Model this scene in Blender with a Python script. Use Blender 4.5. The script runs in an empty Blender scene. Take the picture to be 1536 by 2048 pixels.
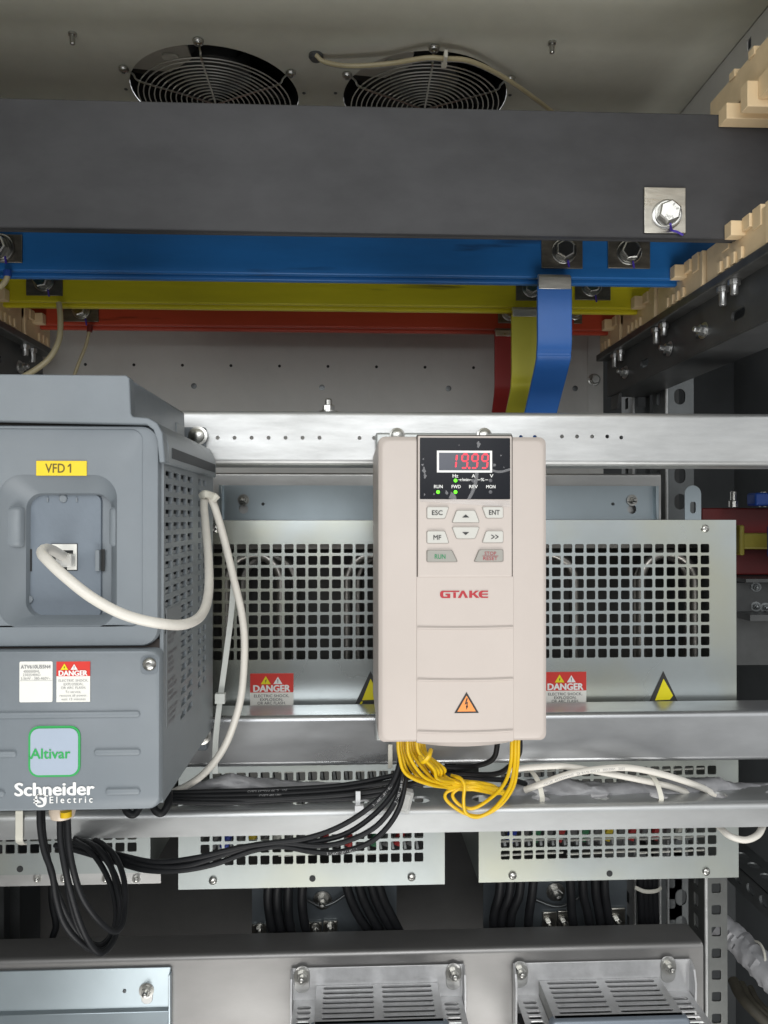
import bpy, bmesh, math, random
from mathutils import Vector, Matrix
random.seed(7)
PI = math.pi
S = bpy.context.scene
COL = S.collection

# ------------------------------------------------------------------ camera, world, lamps, exposure
F = 1540.0                      # focal length in photograph pixels (1536 x 2048)
YAW, PIT = math.atan(66/F), math.atan(11/F)
fw = Vector((math.sin(YAW)*math.cos(PIT), math.cos(YAW)*math.cos(PIT), math.sin(PIT)))
rt = Vector((math.cos(YAW), -math.sin(YAW), 0))
up = rt.cross(fw)
cam = bpy.data.cameras.new('camera'); camo = bpy.data.objects.new('camera', cam); COL.objects.link(camo)
cam.sensor_fit = 'VERTICAL'; cam.sensor_height = 36; cam.lens = 36*F/2048
cam.clip_start = .01; cam.clip_end = 50
m = Matrix((rt, up, -fw)).transposed().to_4x4(); camo.matrix_world = m
S.camera = camo

W = bpy.data.worlds.new('World'); S.world = W; W.use_nodes = True
# the unseen room in front of the cabinet: pale ceiling, greyer below, darker and warmer patches of furniture and people
nt = W.node_tree; bg = nt.nodes['Background']; bg.inputs[1].default_value = 1.0
tc = nt.nodes.new('ShaderNodeTexCoord')
nz = nt.nodes.new('ShaderNodeTexNoise'); nz.inputs['Scale'].default_value = 2.3; nz.inputs['Detail'].default_value = 2
nt.links.new(tc.outputs['Generated'], nz.inputs[0])
cr = nt.nodes.new('ShaderNodeValToRGB'); e = cr.color_ramp.elements
e[0].position = .36; e[0].color = (.16, .145, .13, 1); e[1].position = .62; e[1].color = (1.0, 1.03, 1.05, 1)
nt.links.new(nz.outputs[0], cr.inputs[0])
sp = nt.nodes.new('ShaderNodeSeparateXYZ'); nt.links.new(tc.outputs['Generated'], sp.inputs[0])
mr = nt.nodes.new('ShaderNodeMapRange'); mr.inputs[1].default_value = -.34; mr.inputs[2].default_value = .10; mr.inputs[3].default_value = .36; mr.inputs[4].default_value = 1.15
nt.links.new(sp.outputs[2], mr.inputs[0])
mu = nt.nodes.new('ShaderNodeVectorMath'); mu.operation = 'SCALE'
nt.links.new(cr.outputs[0], mu.inputs[0]); nt.links.new(mr.outputs[0], mu.inputs['Scale']); nt.links.new(mu.outputs[0], bg.inputs[0])

def area(name, loc, target, sx, sy, power, col):
    l = bpy.data.lights.new(name, 'AREA'); l.shape = 'RECTANGLE'; l.size = sx; l.size_y = sy; l.energy = power; l.color = col
    o = bpy.data.objects.new(name, l); COL.objects.link(o); o.location = loc
    o.rotation_euler = (Vector(target)-Vector(loc)).to_track_quat('-Z', 'Y').to_euler()
    return o
area('room_and_fill_light', (.35, -1.5, 1.35), (0, .8, -.1), 1.6, 1.2, 13, (1, 1, .97))
area('room_and_fill_light', (-.35, -1.35, .56), (0, .8, .12), 1.8, .9, 21, (.96, .98, 1))  # added fill lamp, brightens the cabinet interior from the front
area('room_and_fill_light', (.05, -.55, -1.62), (0, .55, .5), 1.7, 1.0, 33, (1, .99, .96))  # added fill from below, stands in for floor bounce onto the roof
S.view_settings.view_transform = 'Standard'; S.view_settings.look = 'None'
S.view_settings.exposure = -.05; S.view_settings.gamma = 1; S.view_settings.use_curve_mapping = False
S.cycles.max_bounces = 8; S.cycles.use_denoising = True

# ------------------------------------------------------------------ a ray through a photograph pixel met with the plane at depth Y
def P(px, py, Y):
    d = fw + rt*((px-768)/F) - up*((py-1024)/F)
    return d*(Y/d.y)
def X(px, Y, py=1035): return P(px, py, Y).x
def Z(py, Y, px=700): return P(px, py, Y).z
def PZ(px, py, z):
    d = fw + rt*((px-768)/F) - up*((py-1024)/F)
    return d*(z/d.z)
def PX(px, py, x):
    d = fw + rt*((px-768)/F) - up*((py-1024)/F)
    return d*(x/d.x)

# ------------------------------------------------------------------ materials
MATS = {}
def mat(name, col, rough=.5, metal=0., var=.06, scale=30, bump=0., stretch=(1, 1, 1), rvar=.0, emit=None, alpha=1., trans=0., spec=None, spots=None, coat=0):
    if name in MATS: return MATS[name]
    M = bpy.data.materials.new(name); M.use_nodes = True; MATS[name] = M
    nt = M.node_tree; b = nt.nodes['Principled BSDF']
    b.inputs['Roughness'].default_value = rough; b.inputs['Metallic'].default_value = metal
    c = (*col, 1)
    b.inputs['Base Color'].default_value = c
    if spec is not None: b.inputs['Specular IOR Level'].default_value = spec
    if coat: b.inputs['Coat Weight'].default_value = coat
    if trans: b.inputs['Transmission Weight'].default_value = trans
    if alpha < 1: b.inputs['Alpha'].default_value = alpha
    if emit: b.inputs['Emission Color'].default_value = (*emit[0], 1); b.inputs['Emission Strength'].default_value = emit[1]
    if var or bump or rvar:
        tc = nt.nodes.new('ShaderNodeTexCoord'); mp = nt.nodes.new('ShaderNodeMapping'); mp.inputs['Scale'].default_value = stretch
        nt.links.new(tc.outputs['Object'], mp.inputs[0])
        n = nt.nodes.new('ShaderNodeTexNoise'); n.inputs['Scale'].default_value = scale; n.inputs['Detail'].default_value = 6; n.inputs['Roughness'].default_value = .65
        nt.links.new(mp.outputs[0], n.inputs[0])
        if var:
            r = nt.nodes.new('ShaderNodeMapRange'); r.inputs[1].default_value = .3; r.inputs[2].default_value = .7
            r.inputs[3].default_value = 1-var; r.inputs[4].default_value = 1+var
            nt.links.new(n.outputs[0], r.inputs[0])
            mx = nt.nodes.new('ShaderNodeVectorMath'); mx.operation = 'SCALE'; mx.inputs[0].default_value = col
            nt.links.new(r.outputs[0], mx.inputs['Scale'])
            outp = mx.outputs[0]
            if spots:
                n2 = nt.nodes.new('ShaderNodeTexNoise'); n2.inputs['Scale'].default_value = spots[1]; n2.inputs['Detail'].default_value = 4
                mp2 = nt.nodes.new('ShaderNodeMapping'); mp2.inputs['Scale'].default_value = spots[4] if len(spots) > 4 else (1, 1, 1)
                nt.links.new(tc.outputs['Object'], mp2.inputs[0]); nt.links.new(mp2.outputs[0], n2.inputs[0])
                r2 = nt.nodes.new('ShaderNodeMapRange'); r2.inputs[1].default_value = spots[2]; r2.inputs[2].default_value = spots[3]
                nt.links.new(n2.outputs[0], r2.inputs[0])
                mi = nt.nodes.new('ShaderNodeMix'); mi.data_type = 'RGBA'
                nt.links.new(r2.outputs[0], mi.inputs[0]); nt.links.new(outp, mi.inputs[6]); mi.inputs[7].default_value = (*spots[0], 1)
                outp = mi.outputs[2]
            nt.links.new(outp, b.inputs['Base Color'])
        if rvar:
            n3 = nt.nodes.new('ShaderNodeTexNoise'); n3.inputs['Scale'].default_value = scale*.35; n3.inputs['Detail'].default_value = 5
            nt.links.new(mp.outputs[0], n3.inputs[0])
            r = nt.nodes.new('ShaderNodeMapRange'); r.inputs[1].default_value = .3; r.inputs[2].default_value = .7
            r.inputs[3].default_value = max(.05, rough-rvar); r.inputs[4].default_value = min(1, rough+rvar)
            nt.links.new(n3.outputs[0], r.inputs[0]); nt.links.new(r.outputs[0], b.inputs['Roughness'])
        if bump:
            bp = nt.nodes.new('ShaderNodeBump'); bp.inputs['Strength'].default_value = bump; bp.inputs['Distance'].default_value = .001
            n4 = nt.nodes.new('ShaderNodeTexNoise'); n4.inputs['Scale'].default_value = scale*4; n4.inputs['Detail'].default_value = 3
            nt.links.new(mp.outputs[0], n4.inputs[0]); nt.links.new(n4.outputs[0], bp.inputs['Height']); nt.links.new(bp.outputs[0], b.inputs['Normal'])
    return M

GALV = mat('galvanized_steel', (.53, .535, .53), .44, .82, .10, 26, .05, (1, 5, 5), .10)
GALVW = mat('galvanized_steel_worn', (.50, .50, .49), .36, .85, .10, 16, .05, (1, 2, 3), .12, spots=((.36, .35, .34), 9, .5, .75))
ZINC = mat('zinc_plated_steel', (.52, .565, .565), .26, .92, .08, 9, .02, (1, 1, 1), .08, spots=((.56, .56, .44), 5, .48, .68))
ZINCB = mat('blue_zinc_plated_steel', (.42, .485, .52), .36, .8, .05, 14, .02, (1, 1, 1), .08)
DKSTEEL = mat('dull_steel', (.14, .148, .15), .42, .8, .15, 30, .05, (1, 1, 1), .1)
BOLT = mat('bolt_steel', (.46, .455, .43), .28, 1., .10, 120, .05)
TIN = mat('tinned_copper', (.50, .48, .43), .36, 1., .14, 50, .08, (1, 1, 4), .12)
TINDARK = mat('tarnished_tinned_copper', (.20, .185, .16), .42, .8, .25, 60, .08, (1, 1, 3), .1)
PAINT = mat('grey_cabinet_paint', (.56, .555, .525), .55, 0, .03, 40, .12)
ROOFP = mat('beige_grey_cabinet_paint', (.64, .64, .56), .55, 0, .04, 30, .12)
BLACKBAR = mat('black_heat_shrink', (.047, .047, .050), .6, 0, .2, 11, .18, (1, 1, 2), .08, spec=.32)
BLUEBAR = mat('blue_heat_shrink', (.016, .135, .40), .40, 0, .14, 9, .30, (.5, 3, 3), spots=((.008, .03, .09), 16, .66, .74, (.3, 1, 2.5)))
YELBAR = mat('yellow_heat_shrink', (.66, .575, .02), .40, 0, .12, 9, .30, (.5, 3, 3), spots=((.16, .13, .02), 15, .67, .74, (.22, 1, 3)))
REDBAR = mat('red_heat_shrink', (.46, .06, .03), .40, 0, .12, 9, .30, (.5, 3, 3), spots=((.12, .02, .01), 16, .67, .74, (.3, 1, 2.5)))
CREAM = mat('cream_moulding', (.74, .57, .35), .55, 0, .05, 60, .05)
BLKPAINT = mat('black_painted_steel', (.055, .057, .057), .42, .0, .2, 30, .1)
DARK = mat('dark_interior', (.015, .016, .017), .7, 0, .2, 30)
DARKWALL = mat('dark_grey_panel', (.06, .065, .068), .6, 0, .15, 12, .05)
VGREY = mat('drive_grey_plastic', (.180, .204, .225), .48, 0, .05, 22, .18, rvar=.08, spots=((.215, .237, .255), 7, .50, .80))
VGREYD = mat('drive_dark_grey_plastic', (.155, .175, .195), .5, 0, .04, 60, .16)
VSIDE = mat('drive_side_grey_plastic', (.215, .238, .255), .42, 0, .03, 60, .12)
BEIGE = mat('beige_plastic', (.530, .470, .430), .50, 0, .025, 18, .14, rvar=.08, spots=((.485, .43, .39), 6, .52, .80))
BEIGED = mat('beige_side_plastic', (.52, .47, .43), .50, 0, .02, 60, .10)
GAP = mat('dark_gap', (.05, .04, .035), .7, 0, 0)
FILM = mat('smoked_display_film', (.010, .011, .015), .20, 0, 0, spec=.14)
LCD = mat('grey_display_window', (.06, .065, .085), .25, 0, 0)
WHITE = mat('white_print', (.80, .80, .78), .5, 0, 0)
LABELW = mat('white_sticker', (.78, .77, .72), .45, 0, .02, 50)
BLACKP = mat('black_print', (.03, .03, .03), .5, 0, 0)
GREYP = mat('grey_print', (.28, .28, .28), .5, 0, 0)
REDL = mat('red_print', (.62, .035, .025), .45, 0, .03, 40)
DREDP = mat('dark_red_print', (.36, .03, .045), .5, 0, 0)
GREENP = mat('green_print', (.03, .36, .09), .5, 0, 0)
DGREENP = mat('dark_green_print', (.03, .26, .11), .5, 0, 0)
YELL = mat('yellow_sticker', (.86, .62, .01), .45, 0, .02, 40)
YELT = mat('yellow_warning_print', (.78, .68, .01), .45, 0, .02, 40)
ORNG = mat('orange_print', (.85, .30, .08), .5, 0, 0)
PURP = mat('purple_ink', (.05, .025, .30), .5, 0, 0)
KEY = mat('light_key_rubber', (.56, .55, .51), .5, 0, .02, 60)
KEYD = mat('grey_key_rubber', (.33, .32, .29), .5, 0, .02, 60)
BADGE = mat('pale_blue_badge', (.37, .43, .52), .4, 0, .02, 40)
REDLED = mat('red_led', (.5, .02, .03), .5, 0, 0, emit=((1, .03, .06), 1.6))
GRNLED = mat('green_led', (.1, .6, .02), .5, 0, 0, emit=((.12, 1, .01), 1.6))
OFFLED = mat('unlit_led', (.10, .10, .11), .4, 0, 0)
WCABLE = mat('white_cable_jacket', (.68, .65, .59), .42, 0, .04, 90)
IVORY = mat('ivory_nylon', (.66, .64, .56), .42, 0, .04, 60)
BCABLE = mat('black_cable_jacket', (.009, .0095, .011), .5, 0, .15, 60, spec=.28)
YWIRE = mat('yellow_wire_jacket', (.74, .47, .004), .4, 0, .05, 60)
TANWIRE = mat('tan_cable_jacket', (.42, .36, .22), .45, 0, .08, 60)
CLEARS = mat('grey_clear_sleeve', (.42, .42, .42), .22, 0, .2, 60, .6)
SLEEVE = mat('grey_plastic_wrap', (.26, .26, .27), .33, 0, .18, 45, .4)
CLEAR = mat('clear_plastic', (.75, .75, .73), .2, 0, 0, alpha=.45)
GLAND = mat('translucent_gland', (.62, .52, .42), .3, 0, .1, 80)
TUBE = mat('heater_tube_steel', (.42, .40, .37), .32, .9, .12, 40)
WIRE = mat('chromed_wire', (.52, .51, .47), .28, 1., .05, 60)
FOLD = mat('peeling_clear_film', (.75, .75, .77), .2, 0, 0, alpha=.2)
RBUS = mat('dark_red_busbar', (.13, .008, .008), .45, 0, .1, 30)
BLUEC = mat('blue_plastic', (.008, .05, .26), .45, 0, .05, 30)
ALU = mat('aluminium_housing', (.60, .60, .605), .45, .55, .10, 70, .08, (1, 1, 1), .08)
BLUEGREY = mat('blue_grey_lid', (.20, .23, .27), .4, .3, .05, 40)
BROWN = mat('brown_cable_jacket', (.045, .04, .028), .7, 0, .3, 40)

# ------------------------------------------------------------------ mesh building
def rr(cx, cz, w, h, r, n=5):
    r = min(r, w/2-1e-5, h/2-1e-5); out = []
    for (sx, sz, a0) in ((1, 1, 0), (-1, 1, 90), (-1, -1, 180), (1, -1, 270)):
        for k in range(n+1):
            a = math.radians(a0+90*k/n)
            out.append((cx+sx*(w/2-r)+r*math.cos(a), cz+sz*(h/2-r)+r*math.sin(a)))
    return out
def catmull(pts, n=8):
    pts = [Vector(p) for p in pts]; q = [2*pts[0]-pts[1]]+pts+[2*pts[-1]-pts[-2]]; out = []
    for i in range(1, len(q)-2):
        a, b, c, d = q[i-1:i+3]
        for k in range(n):
            t = k/n
            out.append(.5*((2*b)+(c-a)*t+(2*a-5*b+4*c-d)*t*t+(3*b-a-3*c+d)*t**3))
    out.append(pts[-1]); return out
class Hole:                      # a convex outline round its own centre, read by angle
    def __init__(s, pts): s.p = pts; s.angs = [math.atan2(v, u) % (2*PI) for u, v in pts]
    def __call__(s, th):
        c, d = math.cos(th), math.sin(th); n = len(s.p)
        for i in range(n):
            (ax, ay), (bx, by) = s.p[i], s.p[(i+1) % n]
            ex, ey = bx-ax, by-ay; den = c*ey-d*ex
            if abs(den) < 1e-15: continue
            t = (ax*ey-ay*ex)/den; k = (ax*d-ay*c)/den
            if t > 0 and -1e-6 <= k <= 1+1e-6: return t
        return max(math.hypot(*q) for q in s.p)
def sup(a, b, n=7): return Hole(rr(0, 0, 2*a, 2*b, min(a, b)*(.32 if n >= 5 else .999), 3 if n >= 5 else 6))
def circ(r): return lambda th: r
XZ = lambda y0: (lambda u, v, w: Vector((u, y0+w, v)))          # faces the viewer, thickness goes back
XY = lambda z0: (lambda u, v, w: Vector((u, v, z0-w)))          # lies flat, thickness goes down
YZ = lambda x0: (lambda u, v, w: Vector((x0-w, u, v)))          # faces +X
class MB:
    def __init__(s): s.bm = bmesh.new()
    def face(s, pts):
        try: s.bm.faces.new([s.bm.verts.new(p) for p in pts]).smooth = False
        except ValueError: pass
        return s
    def box(s, x0, x1, y0, y1, z0, z1, M=None):
        v = [Vector((x, y, z)) for x in (x0, x1) for y in (y0, y1) for z in (z0, z1)]
        if M is not None: v = [M @ p for p in v]
        v = [s.bm.verts.new(p) for p in v]
        for f in ((0, 1, 3, 2), (4, 6, 7, 5), (0, 4, 5, 1), (2, 3, 7, 6), (0, 2, 6, 4), (1, 5, 7, 3)): s.bm.faces.new([v[i] for i in f]).smooth = True
        return s
    def rings(s, rings, cap0=True, cap1=True, closed=True):
        R = [[s.bm.verts.new(p) for p in r] for r in rings]; n = len(R[0])
        for a, b in zip(R, R[1:]):
            for i in range(n if closed else n-1):
                j = (i+1) % n
                s.bm.faces.new((a[i], a[j], b[j], b[i])).smooth = True
        if cap0: s.bm.faces.new(R[0][::-1]).smooth = True
        if cap1: s.bm.faces.new(R[-1]).smooth = True
        return s
    def loft(s, secs, cap0=False, cap1=True, mp=None, n=5):     # sections (cx, cz, w, h, r, y)
        mp = mp or (lambda u, v, w: Vector((u, w, v)))
        return s.rings([[mp(u, v, q[5]) for (u, v) in rr(*q[:5], n)] for q in secs], cap0, cap1)
    def prism(s, poly, y0, y1, mp=None):
        mp = mp or (lambda u, v, w: Vector((u, w, v)))
        return s.rings([[mp(u, v, y0) for u, v in poly], [mp(u, v, y1) for u, v in poly]])
    def tube(s, pts, r, seg=10, caps=True, rf=None, flat=1.):
        pts = [Vector(p) for p in pts]; nrm = None; rings = []
        for i, p in enumerate(pts):
            t = (pts[min(i+1, len(pts)-1)]-pts[max(i-1, 0)])
            if t.length < 1e-9: t = Vector((1, 0, 0))
            t.normalize()
            if nrm is None:
                nrm = t.cross(Vector((0, 1, 0)) if abs(t.y) < .9 else Vector((1, 0, 0))).normalized()
            nrm = (nrm-t*nrm.dot(t)).normalized(); bn = t.cross(nrm)
            rings.append([p+nrm*(math.cos(2*PI*k/seg)*(rf(i, k) if rf else r))+bn*(math.sin(2*PI*k/seg)*(rf(i, k) if rf else r)*flat) for k in range(seg)])
        return s.rings(rings, caps, caps)
    def loop(s, pts, r, seg=6):                                  # closed tube
        n = len(pts); rings = []; c = sum((Vector(p) for p in pts), Vector())/n
        for i in range(n):
            p = Vector(pts[i]); t = (Vector(pts[(i+1) % n])-Vector(pts[i-1])).normalized(); o = (p-c).normalized(); b = t.cross(o)
            rings.append([p+o*(r*math.cos(2*PI*k/seg))+b*(r*math.sin(2*PI*k/seg)) for k in range(seg)])
        rings.append(rings[0]); return s.rings(rings, False, False)
    def lathe(s, prof, org, ax, seg=16, rot=0.):                 # prof: (r, h) along the axis
        ax = Vector(ax).normalized(); a = ax.cross(Vector((0, 0, 1)) if abs(ax.z) < .9 else Vector((1, 0, 0))).normalized(); b = ax.cross(a); org = Vector(org)
        return s.rings([[org+ax*h+a*(r*math.cos(2*PI*k/seg+rot))+b*(r*math.sin(2*PI*k/seg+rot)) for k in range(seg)] for r, h in prof])
    def plate(s, us, vs, holes, mp, t, n=20):                    # sheet with real holes: holes {(i, j): radial function or (function, cu, cv)}
        for i in range(len(us)-1):
            for j in range(len(vs)-1):
                u0, u1, v0, v1 = us[i], us[i+1], vs[j], vs[j+1]
                h = holes.get((i, j))
                if h is None:
                    for w in (0, t): s.face([mp(u0, v0, w), mp(u1, v0, w), mp(u1, v1, w), mp(u0, v1, w)])
                    continue
                f, cu, cv = h if isinstance(h, tuple) else (h, (u0+u1)/2, (v0+v1)/2)
                ths = sorted((f.angs if isinstance(f, Hole) else [2*PI*k/n for k in range(n)])+[math.atan2(v-cv, u-cu) % (2*PI) for u in (u0, u1) for v in (v0, v1)])
                ths = [a for k, a in enumerate(ths) if k == 0 or a-ths[k-1] > 1e-4]
                inn, out = [], []
                for a in ths:
                    c, d = math.cos(a), math.sin(a); r = f(a); inn.append((cu+r*c, cv+r*d))
                    k = min((u1-cu)/c if c > 1e-9 else (u0-cu)/c if c < -1e-9 else 9e9, (v1-cv)/d if d > 1e-9 else (v0-cv)/d if d < -1e-9 else 9e9)
                    out.append((cu+k*c, cv+k*d))
                for k in range(len(ths)):
                    l = (k+1) % len(ths)
                    for w in (0, t): s.face([mp(*out[k], w), mp(*out[l], w), mp(*inn[l], w), mp(*inn[k], w)])
                    s.face([mp(*inn[k], 0), mp(*inn[l], 0), mp(*inn[l], t), mp(*inn[k], t)])
        U, V = (us[0], us[-1]), (vs[0], vs[-1])
        for u in U: s.face([mp(u, V[0], 0), mp(u, V[1], 0), mp(u, V[1], t), mp(u, V[0], t)])
        for v in V: s.face([mp(U[0], v, 0), mp(U[1], v, 0), mp(U[1], v, t), mp(U[0], v, t)])
        return s
    def text(s, txt, x, z, size, y, mp=None, align='CENTER', bold=0., sx=1., spacing=1., shear=0.):
        c = bpy.data.curves.new('t', 'FONT'); c.body = txt; c.size = 1; c.align_x = align; c.align_y = 'CENTER'; c.offset = bold; c.space_character = spacing; c.shear = shear
        c.resolution_u = 3
        o = bpy.data.objects.new('t', c); COL.objects.link(o)
        me = bpy.data.meshes.new_from_object(o.evaluated_get(bpy.context.evaluated_depsgraph_get()))
        mp = mp or (lambda u, v, w: Vector((u, w, v)))
        vs = [s.bm.verts.new(mp(x+v.co.x*size*sx, z+v.co.y*size, y)) for v in me.vertices]
        for p in me.polygons:
            try: s.bm.faces.new([vs[i] for i in p.vertices])
            except ValueError: pass
        bpy.data.objects.remove(o); bpy.data.curves.remove(c); bpy.data.meshes.remove(me)
        return s
    def tfit(s, txt, pa, pb, qa, qb, y, fx, fz, bold=0., mp=None):    # text fitted between photograph measures, made bold by laying it twice
        x0, x1, z0, z1 = fx(pa), fx(pb), fz(qb), fz(qa)
        t = MB(); t.text(txt, 0, 0, 1, 0, None)
        xs = [v.co.x for v in t.bm.verts]; zs = [v.co.z for v in t.bm.verts]; xa, xb, za, zb = min(xs), max(xs), min(zs), max(zs)
        bw = bold*(z1-z0); mp = mp or (lambda u, v, w: Vector((u, w, v)))
        for i, (ox, oz) in enumerate(((0, 0),) if not bold else ((-bw, 0), (bw, 0), (0, bw*.6), (0, -bw*.6))):
            vs = [s.bm.verts.new(mp(x0+ox+(v.co.x-xa)/(xb-xa)*(x1-x0), z0+oz+(v.co.z-za)/(zb-za)*(z1-z0), y-i*.00002)) for v in t.bm.verts]
            t.bm.verts.index_update()
            for f in t.bm.faces: s.bm.faces.new([vs[v.index] for v in f.verts])
        t.bm.free(); return s
    def build(s, name, material, parent=None, bevel=0., seg=2, smooth=35, label=None):
        bmesh.ops.remove_doubles(s.bm, verts=s.bm.verts, dist=2e-6)
        bmesh.ops.recalc_face_normals(s.bm, faces=s.bm.faces)
        me = bpy.data.meshes.new(name); s.bm.to_mesh(me); s.bm.free()
        me.materials.append(material)
        if not smooth: me.polygons.foreach_set('use_smooth', [False]*len(me.polygons))
        else:
            flat = [p.index for p in me.polygons if not p.use_smooth]
            me.set_sharp_from_angle(angle=math.radians(smooth))
            for i in flat: me.polygons[i].use_smooth = False
        o = bpy.data.objects.new(name, me); COL.objects.link(o)
        if parent is not None:
            o.parent = parent
            if parent.type == 'EMPTY': o.matrix_parent_inverse = Matrix.Translation(-parent.location)
        if bevel:
            b = o.modifiers.new('bevel', 'BEVEL'); b.width = bevel; b.segments = seg; b.limit_method = 'ANGLE'; b.angle_limit = math.radians(40)
        if label: o['label'] = label
        return o
def thing(name, label, cat, loc=(0, 0, 0), group=None):
    o = bpy.data.objects.new(name, None); COL.objects.link(o); o.location = loc; o.empty_display_size = .02
    return tag(o, label, cat, group)
def tag(o, label, cat, group=None):
    o['label'] = label; o['category'] = cat
    if group: o['group'] = group
    return o
def struct(o, label=None, cat=None):
    o['kind'] = 'structure'
    if label: o['label'] = label; o['category'] = cat
    return o
def dup(root, off, label, group=None):
    r = root.copy(); COL.objects.link(r); r.location = Vector(root.location)+Vector(off); r['label'] = label
    for ch in list(root.children):
        c = ch.copy(); COL.objects.link(c); c.parent = r
        for g in ch.children:
            d = g.copy(); COL.objects.link(d); d.parent = c
    return r
def hexbolt(par, p, ax, r, h=None, m=None, mark=False, rot=.2):   # hex head bolt with two washers
    p = Vector(p); ax = Vector(ax).normalized(); h = h or r*.75; m = m or BOLT
    b = MB().lathe([(r*.96, r*.42), (r, r*.50), (r, h+r*.36), (r*.86, h+r*.46)], p, ax, 6, rot).build('bolt', m, par, smooth=20)
    MB().lathe([(r*1.32, 0), (r*1.32, r*.2), (r*1.25, r*.24), (r*1.12, r*.25), (r*1.12, r*.44)], p, ax, 24).build('washer', m, b)
    return b
def nutstud(par, p, ax, r, m=None, name='nut'):                   # washer, nut and a rounded stud end
    p = Vector(p); m = m or BOLT
    b = MB().lathe([(r, r*.30), (r, r*1.1), (r*.85, r*1.2)], p, ax, 6, .3).lathe([(r*.55, r*1.0), (r*.55, r*2.0), (r*.42, r*2.2), (r*.2, r*2.28)], p, ax, 12).build(name, m, par, smooth=25)
    MB().lathe([(r*1.55, 0), (r*1.55, r*.16), (r*1.15, r*.18), (r*1.15, r*.32)], p, ax, 20).build('washer', m, b)
    return b
def screw(par, p, ax, r, m=None, socket=True):                    # button head screw
    p = Vector(p)
    b = MB().lathe([(r, 0), (r*.98, r*.25), (r*.8, r*.5), (r*.42, r*.62), (r*.40, r*.35), (r*.02, r*.3)], p, ax, 16).build('screw', m or BOLT, par, smooth=50)
    return b
def cable(name, pts, r, material, label, cat, group=None, seg=10, n=8):
    o = MB().tube(catmull(pts, n), r, seg).build(name, material, None, smooth=60)
    return tag(o, label, cat, group)
def PP(*l): return [P(*q) for q in l]
def wraptext(par, pts, r, txt, size, start, n=8, flip=False):      # printing that follows a cable
    path = catmull(pts, n); L = [0]
    for a, b in zip(path, path[1:]): L.append(L[-1]+(b-a).length)
    def at(s):
        for i in range(len(path)-1):
            if L[i+1] >= s or i == len(path)-2:
                k = (s-L[i])/max(1e-9, L[i+1]-L[i]); return path[i].lerp(path[i+1], k), (path[i+1]-path[i]).normalized()
    def mp(u, v, w):
        c, t = at(start+u); fr = Vector((0, -1, 0)); fr = (fr-t*fr.dot(t)).normalized(); sd = fr.cross(t) * (1 if not flip else -1)
        a = v/r; return c+(fr*math.cos(a)-sd*math.sin(a))*(r*1.02)
    return MB().text(txt, 0, 0, size*.85, 0, mp, 'LEFT', 0).build('printing', GREYP if material_is_light(par) else mat('pale_grey_print', (.38, .38, .38), .6, 0, 0), par, smooth=0)
def material_is_light(o): return o.data.materials[0] in (WCABLE, IVORY)

YB = 1.13      # back wall
DR = .73       # mounting rails
DBX = .785     # faces of the resistor boxes
ZC = .535      # roof

# ------------------------------------------------------------------ the cabinet shell
c1, c2 = PZ(432, 190, ZC), PZ(849, 201, ZC)
RF = .104
us = [-1.0, c1.x-.12, c1.x+.12, c2.x-.12, c2.x+.12, .4355]; vs = [.0, c1.y-.12, c1.y+.12, 1.25]
ceil = struct(MB().plate(us, vs, {(1, 1): circ(RF), (3, 1): circ(RF)}, lambda u, v, w: Vector((u, v, ZC+w)), .002, 64).build('ceiling', ROOFP), 'beige grey painted steel roof with two round fan openings', 'ceiling')
for q in ((252, 178), (608, 186), (671, 186), (1020, 190)):
    MB().lathe([(.0022, 0), (.0022, .0008), (.001, .0012)], PZ(*q, ZC), (0, 0, -1), 10).build('rivet', DKSTEEL, ceil)
struct(MB().box(X(108, YB)-.016, X(1207, YB), YB, YB+.002, -1.3, ZC-.001).build('back_wall', PAINT), 'grey painted steel back wall behind the busbars', 'wall')
bw = bpy.data.objects['back_wall']
for k in range(10):
    px = 171+97*k; 
    if px > 1000: continue
    MB().lathe([(.0022, .0002), (.0022, .0008)], P(px, 729+k*.8, YB), (0, -1, 0), 10).build('hole', DARK, bw)
for q in ((388, 772), (644, 775), (897, 777), (1150, 777)):
    MB().lathe([(.0042, 0), (.0042, .001), (.002, .0012), (.002, .0004)], P(*q, YB), (0, -1, 0), 12).build('rivet', DKSTEEL, bw)
hexbolt(bw, P(1188, 760, YB), (0, -1, 0), .007)
# edge fold of the back wall at right and left
MB().box(X(1176, YB), X(1178, YB), YB-.0012, YB, -.4, ZC-.002).build('seam', PAINT, bw)
struct(MB().box(X(108, YB)-.016, X(1207, YB), YB-.004, YB-.002, -1.3, -.30).build('lower_back_shade_panel', mat('back_shade_brown', (.085, .083, .08), .5, 0, .15, 12)), 'added panel low on the cabinet back, its dark colour standing in for shade', 'wall')  # shade in the low gap, put into the colour of an added panel
struct(MB().box(X(108, YB)-.018, X(108, YB)-.0162, .1, 1.14, -1.3, -.30).build('side_wall', DARKWALL), 'lower part of the left cabinet side with shade put into its dark colour', 'wall')  # same side wall in a darker colour that carries the shade
struct(MB().box(X(108, YB)-.018, X(108, YB)-.0162, .1, 1.2, -.299, ZC-.001).build('side_wall', PAINT), 'grey painted side wall at the left edge', 'wall')
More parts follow.
